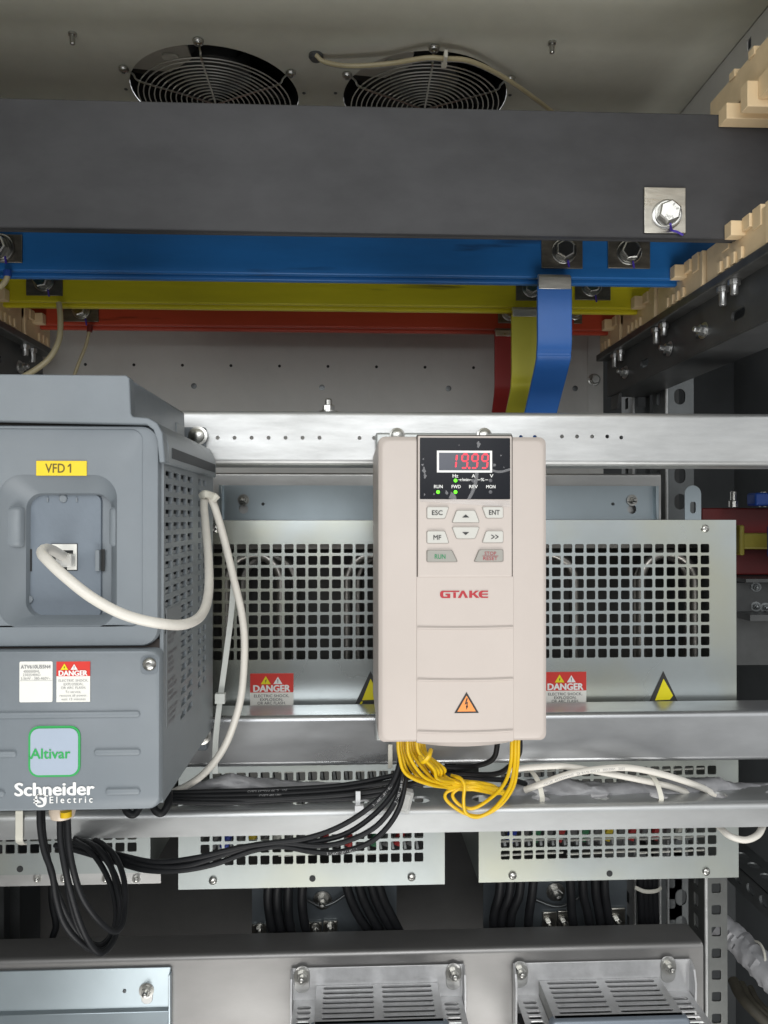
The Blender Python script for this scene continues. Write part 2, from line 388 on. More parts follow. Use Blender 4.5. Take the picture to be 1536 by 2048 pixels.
# right upper side plate with a square hole
hp = PX(1498, 88, .4355)
struct(MB().plate([.35, hp.y-.02, hp.y+.02, 1.2], [.37, hp.z-.02, hp.z+.02, ZC-.001], {(1, 1): sup(.0045, .006, 9)}, YZ(.437), .0015).build('side_wall', PAINT), 'grey painted upper side plate with a small square hole at the right edge', 'wall')
struct(MB().box(.4405, .442, .3, 1.2, .36, ZC-.001).build('side_wall', DARKWALL), 'added dark sheet that stops light behind the square hole of the upper right side plate', 'wall')  # added backing so the hole reads dark instead of showing the bright world
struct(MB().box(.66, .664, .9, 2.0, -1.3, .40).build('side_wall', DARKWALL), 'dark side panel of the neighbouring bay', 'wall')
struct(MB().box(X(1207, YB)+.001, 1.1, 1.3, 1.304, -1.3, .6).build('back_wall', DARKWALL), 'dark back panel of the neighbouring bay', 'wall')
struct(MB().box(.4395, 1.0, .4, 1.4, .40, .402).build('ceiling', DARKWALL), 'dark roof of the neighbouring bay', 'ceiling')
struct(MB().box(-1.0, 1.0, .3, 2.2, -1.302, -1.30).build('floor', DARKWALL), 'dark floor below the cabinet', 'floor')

# ------------------------------------------------------------------ roof fans
def fan(c, label, sg):
    t = thing('roof_fan', label, 'fan', (c.x, c.y, ZC), 'round fans in the cabinet roof')
    MB().rings([[Vector((c.x+RF*math.cos(a)*k, c.y+RF*math.sin(a)*k, z)) for a in [2*PI*i/48 for i in range(48)]] for k, z in ((1.0, ZC+.003), (1.0, ZC+.07), (.2, ZC+.0705))], False, True).build('duct', DARK, t)
    hub = MB().lathe([(.042, .05), (.044, .03), (.043, .026)], (c.x, c.y, ZC-.001), (0, 0, 1), 32).build('hub', BLKPAINT, t)
    for k in range(5):
        a0 = k*2*PI/5+.4; pts = []
        bl = MB(); R = []
        for i in range(7):
            a = a0+i*.13
            R.append([Vector((c.x+r*math.cos(a+(r-.04)*3), c.y+r*math.sin(a+(r-.04)*3), ZC+.028+i*.006)) for r in (.043, .065, .085, .104)])
        bl.rings(R, False, False, closed=False).build('blade', BLKPAINT, t)
    # the terminal plate with white labels seen through the guard
    a = c+Vector((-.064*sg, .0, 0))
    MB().prism([(c.x-.098, c.y-.030), (c.x-.055, c.y-.088), (c.x-.020, c.y-.088+.01), (c.x-.020, c.y-.052), (c.x-.052, c.y-.024)], ZC+.014, ZC+.017, lambda u, v, w: Vector((u, v, w))).build('terminal_plate', mat('fan_plate_grey', (.50, .48, .42), .5), t)
    MB().loft([(c.x-.044, c.y-.058, .019, .011, .004, ZC+.0135), (c.x-.044, c.y-.058, .019, .011, .004, ZC+.0115)], True, True, lambda u, v, w: Vector((u, v, w))).build('connector', IVORY, t)
    g = MB()
    for i in range(14):
        r = .010+i*(.094-.010)/13
        dz = .010 if r < .085 else .009
        g.loop([Vector((c.x+r*math.cos(2*PI*k/56), c.y+r*math.sin(2*PI*k/56), ZC-dz)) for k in range(56)], .00085)
    for a in (-PI/2, -.52, PI+.52, PI/2):
        d = Vector((math.cos(a), math.sin(a), 0)); q = c.copy(); q.z = 0
        g.tube(catmull([q+d*.004+Vector((0, 0, ZC-.0115)), q+d*.055+Vector((0, 0, ZC-.0115)), q+d*.095+Vector((0, 0, ZC-.0115)), q+d*.102+Vector((0, 0, ZC-.006)), q+d*.109+Vector((0, 0, ZC-.0022))], 4), .0013, 6)
        e = q+d*.114
        g.loop([Vector((e.x+.005*math.cos(2*PI*j/16), e.y+.005*math.sin(2*PI*j/16), ZC-.0022)) for j in range(16)], .0013)
    gd = g.build('wire_guard', WIRE, t)
    for a in (-PI/2, -.52, PI+.52, PI/2):
        e = Vector((c.x+.114*math.cos(a), c.y+.114*math.sin(a), ZC))
        screw(t, e-Vector((0, 0, .0032)), (0, 0, -1), .0058)
    # rotate guard arrangement: one screw faces the viewer
    return t
fan(c1, 'round roof fan with chromed wire guard left of the fan crossed by the tan cable', 1)
fan(c2, 'round roof fan whose wire guard is crossed by the tan cable', -1)
fc = thing('fan_cable', 'tan and grey twin cable hanging below the roof in front of one fan', 'cable', PZ(632, 110, ZC))
zc2 = ZC-.02
pth = [PZ(632, 110, ZC-.004), PZ(650, 124, ZC-.012), PZ(700, 132, zc2), PZ(780, 127, zc2), PZ(850, 116, zc2-.003), PZ(890, 117, zc2-.003), PZ(940, 122, zc2), PZ(1000, 150, zc2), PZ(1060, 190, zc2), PZ(1115, 232, zc2), PZ(1150, 262, zc2)]
MB().tube(catmull(pth), .0026, 8).build('tan_core', TANWIRE, fc)
MB().tube([p+Vector((.0012, .0040, .0010)) for p in catmull(pth)], .0022, 8).build('grey_core', CLEARS, fc)
MB().lathe([(.0085, 0), (.0085, .003), (.006, .006), (.003, .006)], PZ(632, 110, ZC), (0, 0, -1), 20).build('grommet', BLKPAINT, fc)
e = PZ(890, 117, zc2-.003)
tg = MB().box(e.x-.002, e.x+.002, e.y-.010, e.y+.004, e.z-.0045, e.z+.004).box(e.x-.003, e.x+.003, e.y+.004, e.y+.012, e.z-.004, e.z+.003).build('cable_tie', IVORY, None, .0006)
tag(tg, 'small ivory cable tie around the tan fan cable', 'cable tie')
for q, l in (((145, 66), 'short threaded stud in the roof left of the fans'), ((1104, 84), 'short threaded stud in the roof right of the fans')):
    tag(MB().lathe([(.0046, 0), (.0046, .003), (.003, .0032), (.003, .012), (.002, .013)], PZ(*q, ZC), (0, 0, -1), 12).build('threaded_stud', BOLT), l, 'stud')

# ------------------------------------------------------------------ busbars
YN, YBL, YYE, YRE = .675, .793, .906, 1.013
ZB = .250; HB = .112
def bar_mesh(y, mb, x0=-.62, x1=.42, th=.010, dbl=True):
    mb.box(x0, x1, y, y+th, ZB, ZB+HB)
    return mb
def window(par, px0, px1, py0, py1, y, m, boltpx, r, inkm=None, rot=.2, bm=None):
    x0, x1 = X(px0, y), X(px1, y); z0, z1 = Z(py1, y, (px0+px1)/2), Z(py0, y, (px0+px1)/2)
    pl = MB().box(x0, x1, y-.0025, y-.0003, max(z0, ZB+.0008), z1).build('contact_plate', m, par, .0005)
    b = hexbolt(par, P(boltpx[0], boltpx[1], y-.0025), (-.10, -1, -.05), r, m=bm, rot=rot)
    if inkm:
        q = P(boltpx[0]+r*300, boltpx[1]+r*900, y-.0032)
        MB().tube(catmull([P(boltpx[0]+8, boltpx[1]+18, y-.0155), P(boltpx[0]+10, boltpx[1]+30, y-.0035)]+([P(boltpx[0]+20, boltpx[1]+33, y-.0030), P(boltpx[0]+33, boltpx[1]+40, y-.0028)] if m is TIN else []), 5), .0011, 6).build('ink_mark', inkm, pl)
    return b
t = thing('black_busbar', 'wide black sleeved busbar across the top with one bare bolted plate', 'busbar', (0, YN, ZB), 'sleeved busbars across the cabinet')
bar_mesh(YN, MB(), x1=.43, th=.008).build('front_bar', BLACKBAR, t, .0012)
MB().box(-.62, .43, YN+.0095, YN+.0135, ZB+.0005, ZB+HB).build('rear_bar', BLACKBAR, t, .0012)
hb = window(t, 1288, 1371, 377, 468, YN, TIN, (1333, 430), .0100, PURP, .35)
def arc_text(par, p, ax, r, txt, a0, da, size):
    ax = Vector(ax).normalized(); a = Vector((1, 0, 0)); a = (a-ax*a.dot(ax)).normalized(); b = a.cross(ax)*1; 
    if b.z < 0: b = -b
    mb = MB()
    for i, ch in enumerate(txt):
        th = a0+da*i; c = Vector(p)+(a*math.cos(th)+b*math.sin(th))*r
        ux, uz = (a*math.sin(th)-b*math.cos(th)), (a*math.cos(th)+b*math.sin(th))
        mb.text(ch, 0, 0, size, 0, lambda u, v, w: c+ux*u+uz*v+ax*.0002, bold=.01)
    mb.build('stamping', mat('stamped_grey', (.25, .25, .24), .5, .6, 0), par, smooth=0)
axb = Vector((-.10, -1, -.05)).normalized(); ctr = P(1333, 430, YN-.0025)+axb*(.0100*1.21)
arc_text(hb, ctr, axb, .0058, '8.8', 1.1, -.42, .0034)
arc_text(hb, ctr, axb, .0058, 'CGS', -2.2, .45, .0034)
for (nm, y, m, lab) in (('blue', YBL, BLUEBAR, 'blue sleeved busbar just behind the wide black one'), ('yellow', YYE, YELBAR, 'yellow sleeved busbar between the blue and the red ones'), ('red', YRE, REDBAR, 'red sleeved busbar nearest the back wall')):
    t = thing(nm+'_busbar', lab, 'busbar', (0, y, ZB), 'sleeved busbars across the cabinet')
    bar_mesh(y, MB(), th=.008).build('front_bar', m, t, .0016)
    MB().box(-.62, .42, y+.012, y+.020, ZB-.003, ZB+HB).build('rear_bar', m, t, .0016)
    MB().box(-.62, .419, y+.0079, y+.0121, ZB+.004, ZB+HB-.01).build('spacer', m, t)
    if nm == 'blue':
        window(t, 1083, 1165, 478, 538, y, TINDARK, (1128, 503), .0098, PURP, .5)
        window(t, 1216, 1300, 478, 538, y, TINDARK, (1258, 505), .0098, PURP, .1)
        window(t, -60, 44, 470, 526, y, TINDARK, (2, 496), .0105, PURP, .9)
    if nm == 'yellow':
        window(t, 1032, 1078, 556, 602, y, TINDARK, (1064, 575), .0090, None, .5)
        window(t, 1150, 1221, 556, 601, y, TINDARK, (1183, 573), .0090, PURP, .2)
        window(t, 52, 125, 545, 592, y, TINDARK, (88, 562), .0092, PURP, .2)
    if nm == 'red':
        window(t, 996, 1028, 614, 647, y, TINDARK, (1020, 625), .0085, None, .3)
        window(t, 1148, 1164, 614, 648, y, TINDARK, (1150, 626), .007, None, .3)
        window(t, 126, 197, 607, 644, y, TINDARK, (163, 620), .0090, PURP, .3)
# droppers
def dropper(name, m, y, pxl, pxr, pyt, pyb, pxl2, pxr2, y2, lab, pytop):
    t = thing(name, lab, 'busbar', P((pxl+pxr)/2, pyt, y), 'flat straps dropping from the busbars')
    xl, xr = X(pxl, y), X(pxr, y); zt, zb = Z(pyt, y, pxl), Z(pyb, y, pxl)
    z2 = Z(880, y2); 
    R = []; th = .005
    pr = []
    for (yy, zz) in catmull([Vector((y, zt, 0)), Vector((y, (zt+zb)/2, 0)), Vector((y, zb+.010, 0)), Vector((y+.003, zb-.002, 0)), Vector((y+.012, zb-.016, 0)), Vector((y2, z2, 0))], 6) and [(v.x, v.y) for v in catmull([Vector((y, zt, 0)), Vector((y, (zt+zb)/2, 0)), Vector((y, zb+.010, 0)), Vector((y+.003, zb-.002, 0)), Vector((y+.012, zb-.016, 0)), Vector((y2, z2, 0))], 6)]:
        pr.append((yy, zz))
    pr2 = [(a+th, b+.001) for a, b in pr]
    R = [[Vector((xl, a, b)), Vector((xr, a, b)), Vector((xr, c, d)), Vector((xl, c, d))] for (a, b), (c, d) in zip(pr, pr2)]
    MB().rings(R).build('sleeved_strap', m, t, .0008)
    zt2 = Z(pytop, y, pxl)
    MB().rings([[Vector((xl+.001, y-.001, zt-.003)), Vector((xr-.001, y-.001, zt-.003)), Vector((xr-.001, y+.004, zt-.003)), Vector((xl+.001, y+.004, zt-.003))],
                [Vector((xl+.001, y-.001, zt2-.004)), Vector((xr-.001, y-.001, zt2-.004)), Vector((xr-.001, y+.004, zt2-.004)), Vector((xl+.001, y+.004, zt2-.004))],
                [Vector((xl+.001, y+.004, zt2)), Vector((xr-.001, y+.004, zt2)), Vector((xr-.001, y+.009, zt2-.003)), Vector((xl+.001, y+.009, zt2-.003))]]).build('bare_top', TIN, t, .0005)
dropper('blue_strap', mat('blue_strap_sleeve', (.018, .105, .36), .40, 0, .04, 30, .05), .778, 1076, 1145, 572, 700, 0, 0, .868, 'blue sleeved flat strap bent back towards the rail', 546)
dropper('yellow_strap', mat('yellow_strap_sleeve', (.44, .405, .035), .40, 0, .04, 30, .05), .893, 1024, 1088, 628, 760, 0, 0, .965, 'yellow sleeved flat strap between the blue and red straps', 612)
dropper('red_strap', mat('red_strap_sleeve', (.28, .022, .02), .40, 0, .04, 30, .05), 1.002, 990, 1045, 668, 780, 0, 0, 1.05, 'red sleeved flat strap behind the yellow strap', 655)

# ------------------------------------------------------------------ insulators and side beams
XR, XL = .347, -.407
def insulator(y0, y1, label, sx=1, x=XR, tips=True, ybar=None):
    t = MB(); z0, z1 = .2290, .2615
    def bx(d0, d1, ya, yb_, za, zb_):
        p, q = sorted((x+d0*sx, x+d1*sx)); t.box(p, q, ya, yb_, za, zb_)
    bx(0, .05, y0+.0045, y1-.001, z0, z1)
    bx(-.0025, .045, y0, y0+.0055, z0-.0005, z1+.001)               # rib at the joint of two blocks
    if ybar:                                                       # stepped teeth in front of the slot that holds the bar
        bx(-.013, .003, ybar-.013, ybar-.0008, z1-.013, z1+.0002)
        bx(-.0035, .004, ybar-.026, ybar-.0132, z1-.010, z1+.0018)
        bx(-.0012, .005, ybar-.040, ybar-.0262, z1-.014, z1+.0040)
        bx(-.0010, .004, ybar+.016, ybar+.030, z1-.014, z1+.0025)
    for k in range(4):                                             # comb of small ribs along the foot
        yy = y0+.045+k*.013
        if yy+.006 < y1: bx(-.0025, .002, yy, yy+.006, z0+.0005, z0+.011)
    return tag(t.build('busbar_insulator', CREAM, None, .0006), label, 'insulator', 'cream insulators on the side beams')
insulator(.48, .617, 'cream stepped insulator block nearest the viewer under the black busbar end')
insulator(.620, .737, 'cream stepped insulator block between the black and blue busbar ends', ybar=YN)
insulator(.740, .857, 'cream stepped insulator block between the blue and yellow busbar ends', ybar=YBL)
insulator(.860, .970, 'cream stepped insulator block between the yellow and red busbar ends', ybar=YYE)
insulator(.973, 1.06, 'cream insulator block behind the red busbar end, nearest the back wall', ybar=YRE)
insulator(.860, .970, 'cream insulator block at the left end of the yellow busbar', -1, XL, ybar=YYE)
insulator(.973, 1.06, 'cream insulator block at the left end of the red busbar', -1, XL, ybar=YRE)
# upper clamp at top right: the same comb turned over
t = MB()
t.box(XR, XR+.085, .40, .728, .3720, .4010)
for y0 in (.49, .61): t.box(XR-.003, XR+.08, y0, y0+.006, .3705, .4025)
t.box(XR-.018, XR+.07, YN-.016, YN-.0006, .3500, .3640).box(XR-.006, XR+.07, YN-.028, YN-.0162, .3560, .3760).box(XR-.012, XR+.07, YN-.040, YN-.0282, .3480, .3700).box(XR-.003, XR+.07, YN-.060, YN-.0402, .3540, .3722)
t.box(XR-.004, XR+.07, YN-.085, YN-.0602, .3600, .3800).box(XR-.004, XR+.07, YN-.14, YN-.0852, .3660, .3750)
for k in range(8): t.box(XR-.0015, XR+.01, .44+k*.034, .450+k*.034, .3985, .4055)
tag(t.build('busbar_clamp', CREAM, None, .0006), 'cream stepped upper clamp above the right end of the black busbar', 'insulator')
DBOLT = mat('dull_bolt_steel', (.46, .46, .45), .34, .9, .15, 100)
def sidebeam(x, sx, lab):
    t = thing('side_beam', lab, 'beam', (x, .85, .2), 'black angle beams under the insulators')
    a, b = sorted((x-.002*sx, x+.06*sx))
    MB().box(a, b, .36, 1.07, .2195, .2286).build('top_flange', mat('scuffed_black_steel', (.075, .075, .072), .4, .3, .3, 40, .1), t, .0012)
    hz = [(.545, .190), (.615, .191), (.70, .190), (.775, .191), (.86, .191), (.93, .190), (1.0, .191)]
    us = [.36]; hol = {}
    for i, (yy, zz) in enumerate(hz): us += [yy-.016, yy+.020]; hol[(2*i+1, 0)] = (sup(.013, .0048, 3), yy+.003, zz)
    us.append(1.07)
    MB().plate(us, [.172, .2194], hol, (lambda u, v, w: Vector((x+(.014+w)*sx, u, v))), .003).build('web', BLKPAINT, t)
    for i, (yy, zz) in enumerate(hz):
        if i not in (2, 5): nutstud(t, (x+.0135*sx, yy-.004, zz), (-sx, .15*(i % 3-1), .1), .0055, DBOLT)
        if i % 2 == 0:
            for dy in (-.026, -.004): MB().lathe([(.0056, 0), (.0056, .005), (.0036, .005), (.0036, .013+.004*(dy > -.01)), (.003, .014+.004*(dy > -.01))], (x+.006*sx, yy+dy+.02, .2193), (0, 0, -1), 10).build('bolt_end', DBOLT, t)
    q = sorted((x+.0145*sx, x+.07*sx))
    MB().box(q[0], q[1], .36, 1.07, .1700, .1722).build('bottom_flange', BLKPAINT, t)
    MB().prism([(1.0, .2194), (1.065, .2194), (1.065, .15), (1.045, .15)], x+.018*sx, x+.022*sx, lambda u, v, w: Vector((w, u, v))).build('gusset', BLKPAINT, t)
    return t
sidebeam(XR, 1, 'black bolted side beam under the row of cream insulators at the right')
sidebeam(XL, -1, 'black bolted side beam at the left behind the grey drive')

# ------------------------------------------------------------------ perforated posts
def post(px0, px1, y, z0, z1, pitch, hole, lab, material=DKSTEEL, side=True):
    x0, x1 = X(px0, y), X(px1, y)
    t = thing('frame_post', lab, 'post', ((x0+x1)/2, y, z0), 'perforated uprights of the frame')
    n = int((z1-z0)/pitch); zs = [z0+k*(z1-z0)/n for k in range(n+1)]
    MB().plate([x0, x1], zs, {(0, j): hole for j in range(n)}, XZ(y), .0025, 16).build('front_face', material, t)
    if side:
        MB().plate([y+.0026, y+.045], zs, {(0, j): sup(.006, .008, 6) for j in range(n)}, (lambda u, v, w: Vector((x0+w, u, v))), .0025, 12).build('side_face', material, t)
    MB().tube([Vector((x0+.0015, y+.001, z0)), Vector((x0+.0015, y+.001, z1))], .0022, 10).build('rolled_edge', GALV, t)
    MB().box(x0+.004, x1, y+.046, y+.048, z0, z1).build('rear_face', BLKPAINT, t)
    return t
post(1332, 1388, 1.0, -.9, .212, .0345, sup(.0075, .0105, 3), 'perforated steel upright with oval holes beneath the right side beam')
post(1266, 1300, 1.07, -.9, .215, .033, sup(.0065, .0085, 7), 'narrow perforated steel upright beside the back wall edge')
post(1408, 1452, .885, -.9, -.395, .0245, sup(.0055, .0055, 8), 'perforated steel upright with square holes beside the end of the bottom beam', mat('post_steel', (.15, .155, .15), .4, .8, .12, 30))
post(1316, 1362, 1.0, -.9, -.36, .026, sup(.006, .006, 8), 'shadowed perforated upright behind the right lower resistor box')
post(-40, 10, .98, -.9, -.40, .034, sup(.004, .007, 7), 'shadowed perforated upright at the lower left edge', BLKPAINT)

# ------------------------------------------------------------------ rails
def rail(name, lab, x0, x1, z0, z1, y, depth, holes=(), material=GALV, r=.005, lip=0):
    t = thing(name, lab, 'rail', ((x0+x1)/2, y, z0), 'horizontal galvanized rails')
    arc1 = [(y+r-r*math.sin(a), z1-r+r*math.cos(a)) for a in [k*PI/2/6 for k in range(7)]]
    arc0 = [(y+r-r*math.cos(a), z0+r-r*math.sin(a)) for a in [k*PI/2/6 for k in range(7)]]
    mb = MB()
    def sheet(pr):
        mb.rings([[Vector((xx, a, b)) for a, b in pr] for xx in (x0, x1)], False, False, closed=False)
    sheet([(y+depth, z1)]+arc1); sheet(arc0+[(y+depth, z0)])
    sheet([(y+depth, z1-.002), (y+r, z1-.002), (y+.0021, z1-r)]); sheet([(y+.0021, z0+r), (y+r, z0+.002), (y+depth, z0+.002)])
    hs = sorted(holes); us = [x0]; hol = {}
    for i, (hx, hz, hr) in enumerate(hs):
        us += [hx-hr*1.6, hx+hr*1.6]; hol[(2*i+1, 0)] = (circ(hr), hx, hz)
    us.append(x1)
    mb.plate(us, [z0+r, z1-r], hol, XZ(y), .002, 14)
    mb.build('channel', material, t, smooth=50)
    return t
yu = DR
holes = [(X(a, yu), Z(b, yu, a), .0019) for a, b in [(435+34*k, 875.5) for k in range(7)]+[(719, 876), (748, 876)]+[(1124+30.3*k, 873) for k in range(4)]+[(1243, 875), (1042, 874), (1070, 874)]]
u = rail('mounting_rail', 'bright galvanized rail with a row of small holes behind the tops of both drives', -.62, .62, Z(930, yu), Z(822, yu), yu, .043, holes)
nutstud(u, P(657, 825, yu+.02), (0, 0, 1), .006)
rail('mounting_rail', 'dull galvanized rail with rounded edges behind the bottoms of both drives', -.62, .62, Z(1533, yu), Z(1431, yu), yu, .043, (), mat('galvanized_steel_b', (.46, .47, .48), .34, .88, .10, 12, .06, (1, 3, 3), .14))
rail('rear_rail', 'thin galvanized rail behind the upper resistor boxes', X(380, .962), X(1322, .962), Z(1046, .962), Z(946, .962), .962, .03, (), GALVW, .003)
rail('rear_rail', 'dark galvanized rail deep behind the lower resistor boxes', -.5, .40, Z(1668, .965), Z(1600, .965), .965, .03, (), GALVW, .003)
# perforated shelf angle
YS = .70
zt = Z(1618, YS); zb = Z(1668, YS)
t = thing('shelf_rail', 'galvanized cable shelf angle with oval holes in its top', 'rail', (0, YS, zb))
xs0, xs1 = -.62, .62; hx = []
pxs = [120+k*122.5 for k in range(-1, 12)]
cells = [xs0]; hol = {}
i = 0
for px in [(1087+122*k) for k in range(-8, 5)]:
    q = PZ(px, 1603, zt); 
    if abs(q.x) > .6: continue
    cells += [q.x-.014, q.x+.014]; hol[(2*i+1, 0)] = (circ(.0088), q.x, YS+.021); i += 1
cells.append(xs1)
mb = MB().plate(cells, [YS+.006, YS+.052], hol, XY(zt), .002, 20)
r = .006
arc1 = [(YS+r-r*math.sin(a), zt-r+r*math.cos(a)) for a in [k*PI/2/6 for k in range(7)]]
mb.rings([[Vector((xx, a, b)) for a, b in arc1] for xx in (xs0, xs1)], False, False, closed=False)
mb.box(xs0, xs1, YS, YS+.002, zb, zt-r)
mb.build('angle', mat('galvanized_steel_c', (.50, .51, .51), .40, .82, .08, 14, .05, (1, 3, 3), .12), t, smooth=50)
# bottom beam
YBM = .86
zt = Z(1903, YBM); xe = X(1404, YBM)
t = thing('bottom_beam', 'wide galvanized bottom beam that carries the two power supplies', 'rail', (0, YBM, zt-.3))
r = .006
arc1 = [(YBM+r-r*math.sin(a), zt-r+r*math.cos(a)) for a in [k*PI/2/6 for k in range(7)]]
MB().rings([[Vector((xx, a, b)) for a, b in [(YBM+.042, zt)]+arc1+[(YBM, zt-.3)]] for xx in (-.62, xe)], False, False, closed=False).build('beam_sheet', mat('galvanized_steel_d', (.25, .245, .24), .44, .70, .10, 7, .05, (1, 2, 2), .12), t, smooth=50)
MB().box(xe-.002, xe, YBM+.002, YBM+.042, zt-.3, zt-.001).build('end_fold', GALVW, t)

# ------------------------------------------------------------------ resistor boxes
LAB_W = .0435
def danger(par, x0, z1, w, y, small=True, full=False):
    h1 = w*.44; h2 = w*(.78 if full else .42)
    st = MB().box(x0, x0+w, y-.0004, y, z1-h1-h2, z1-h1).build('danger_label', LABELW, par)
    MB().box(x0, x0+w, y-.0005, y-.0001, z1-h1, z1).build('red_band', REDL, st)
    cx = x0+w/2
    def tri(c, s, m, yy):
        MB().face([Vector((c-s, yy, z1-w*.245)), Vector((c+s, yy, z1-w*.245)), Vector((c, yy, z1-w*.245+s*1.62))]).build('triangle', m, st, smooth=0)
    tx = .14 if not full else .24
    tri(cx-w*(tx if not full else .26), w*.115, YELT, y-.0008); tri(cx+w*(tx if not full else .03), w*.105, WHITE, y-.0008)
    a = cx-w*(tx if not full else .26); b = cx+w*(tx if not full else .03); zz = z1-w*.17
    mb = MB()
    def pol(pts): mb.face([Vector((px, y-.0010, pz)) for px, pz in pts])
    k = w*.03
    pol([(a+k*.7, zz+k*1.6), (a-k*.7, zz-k*.1), (a+k*.1, zz-k*.1)]); pol([(a-k*.1, zz+k*.3), (a+k*.7, zz+k*.3), (a-k*.4, zz-k*1.9)])
    mb.box(b-k*.25, b+k*.25, y-.0010, y-.0009, zz-k*.7, zz+k*1.3); mb.box(b-k*.25, b+k*.25, y-.0010, y-.0009, zz-k*1.7, zz-k*1.1)
    mb.build('symbol', BLACKP, st, smooth=0)
    fx = lambda u: x0+w*u; fz = lambda v: z1-w*v
    MB().tfit('DANGER', .08, .92, .27, .42, y-.0008, fx, fz, .07).build('heading', WHITE, st, smooth=0)
    tb = MB()
    rows_ = (('ELECTRIC SHOCK,', .09, .90, .485, .560), ('EXPLOSION,', .23, .76, .572, .645), ('OR ARC FLASH.', .17, .82, .652, .718)) if not full else (('ELECTRIC SHOCK,', .07, .95, .535, .615), ('EXPLOSION,', .22, .80, .645, .725), ('OR ARC FLASH.', .14, .88, .750, .825), ('To service,', .27, .73, .875, .955), ('remove all power,', .10, .92, .985, 1.075), ('wait 15 minutes', .15, .87, 1.095, 1.165))
    for l, a_, b_, c_, d_ in rows_: tb.tfit(l, a_, b_, c_, d_, y-.0008, fx, fz, .0)
    tb.build('wording', BLACKP if not full else GREYP, st, smooth=0)
    return st
def rbox(lab, px0, px1, py0, py1, hx0, hy0, rows, screws, holes, group, upper, cols=19):
    y = DBX
    x0, x1 = X(px0, y), X(px1, y); z1, z0 = Z(py0, y, (px0+px1)/2), Z(py1, y, (px0+px1)/2)
    t = thing('resistor_box', lab, 'box', ((x0+x1)/2, y, z0), group)
    pit = .01200; hs = .0046
    us = [x0]+[X(hx0, y)-.0014+k*pit for k in range(cols+1)]+[x1]
    vs = [z0+.0]+[Z(hy0, y, (px0+px1)/2)-.0014-(rows-k)*pit+.0028 for k in range(rows+1)]+[z1]
    f = sup(hs, hs, 7)
    hol = {(i+1, j+1): f for i in range(cols) for j in range(rows)}
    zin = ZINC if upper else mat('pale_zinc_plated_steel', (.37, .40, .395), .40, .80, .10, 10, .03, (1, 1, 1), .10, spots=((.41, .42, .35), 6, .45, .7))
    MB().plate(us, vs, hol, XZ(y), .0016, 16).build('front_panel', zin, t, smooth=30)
    # sides, top, bottom, back
    sh = MB()
    sh.box(x0, x0+.0015, y+.0017, .958, z0, z1).box(x1-.0015, x1, y+.0017, .958, z0, z1)
    sh.box(x0+.0016, x1-.0016, y+.0017, .958, z1-.0015, z1)
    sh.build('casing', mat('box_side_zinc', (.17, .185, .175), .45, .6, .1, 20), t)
    MB().box(x0+.0016, x1-.0016, .955, .957, z0, z1-.002).build('back_plate', mat('box_back_grey', (.075, .075, .07), .5, .3, .1, 20), t)
    for s in screws: screw(t, P(s[0], s[1], y-.0001), (0, -1, 0), .0042)
    for h in holes: MB().lathe([(.0032, 0), (.0032, .0004)], P(h[0], h[1], y), (0, -1, 0), 14).build('hole', DARK, t)
    return t, x0, x1, z0, z1
GU = 'upper resistor boxes'; GL = 'lower resistor boxes'
ub = []
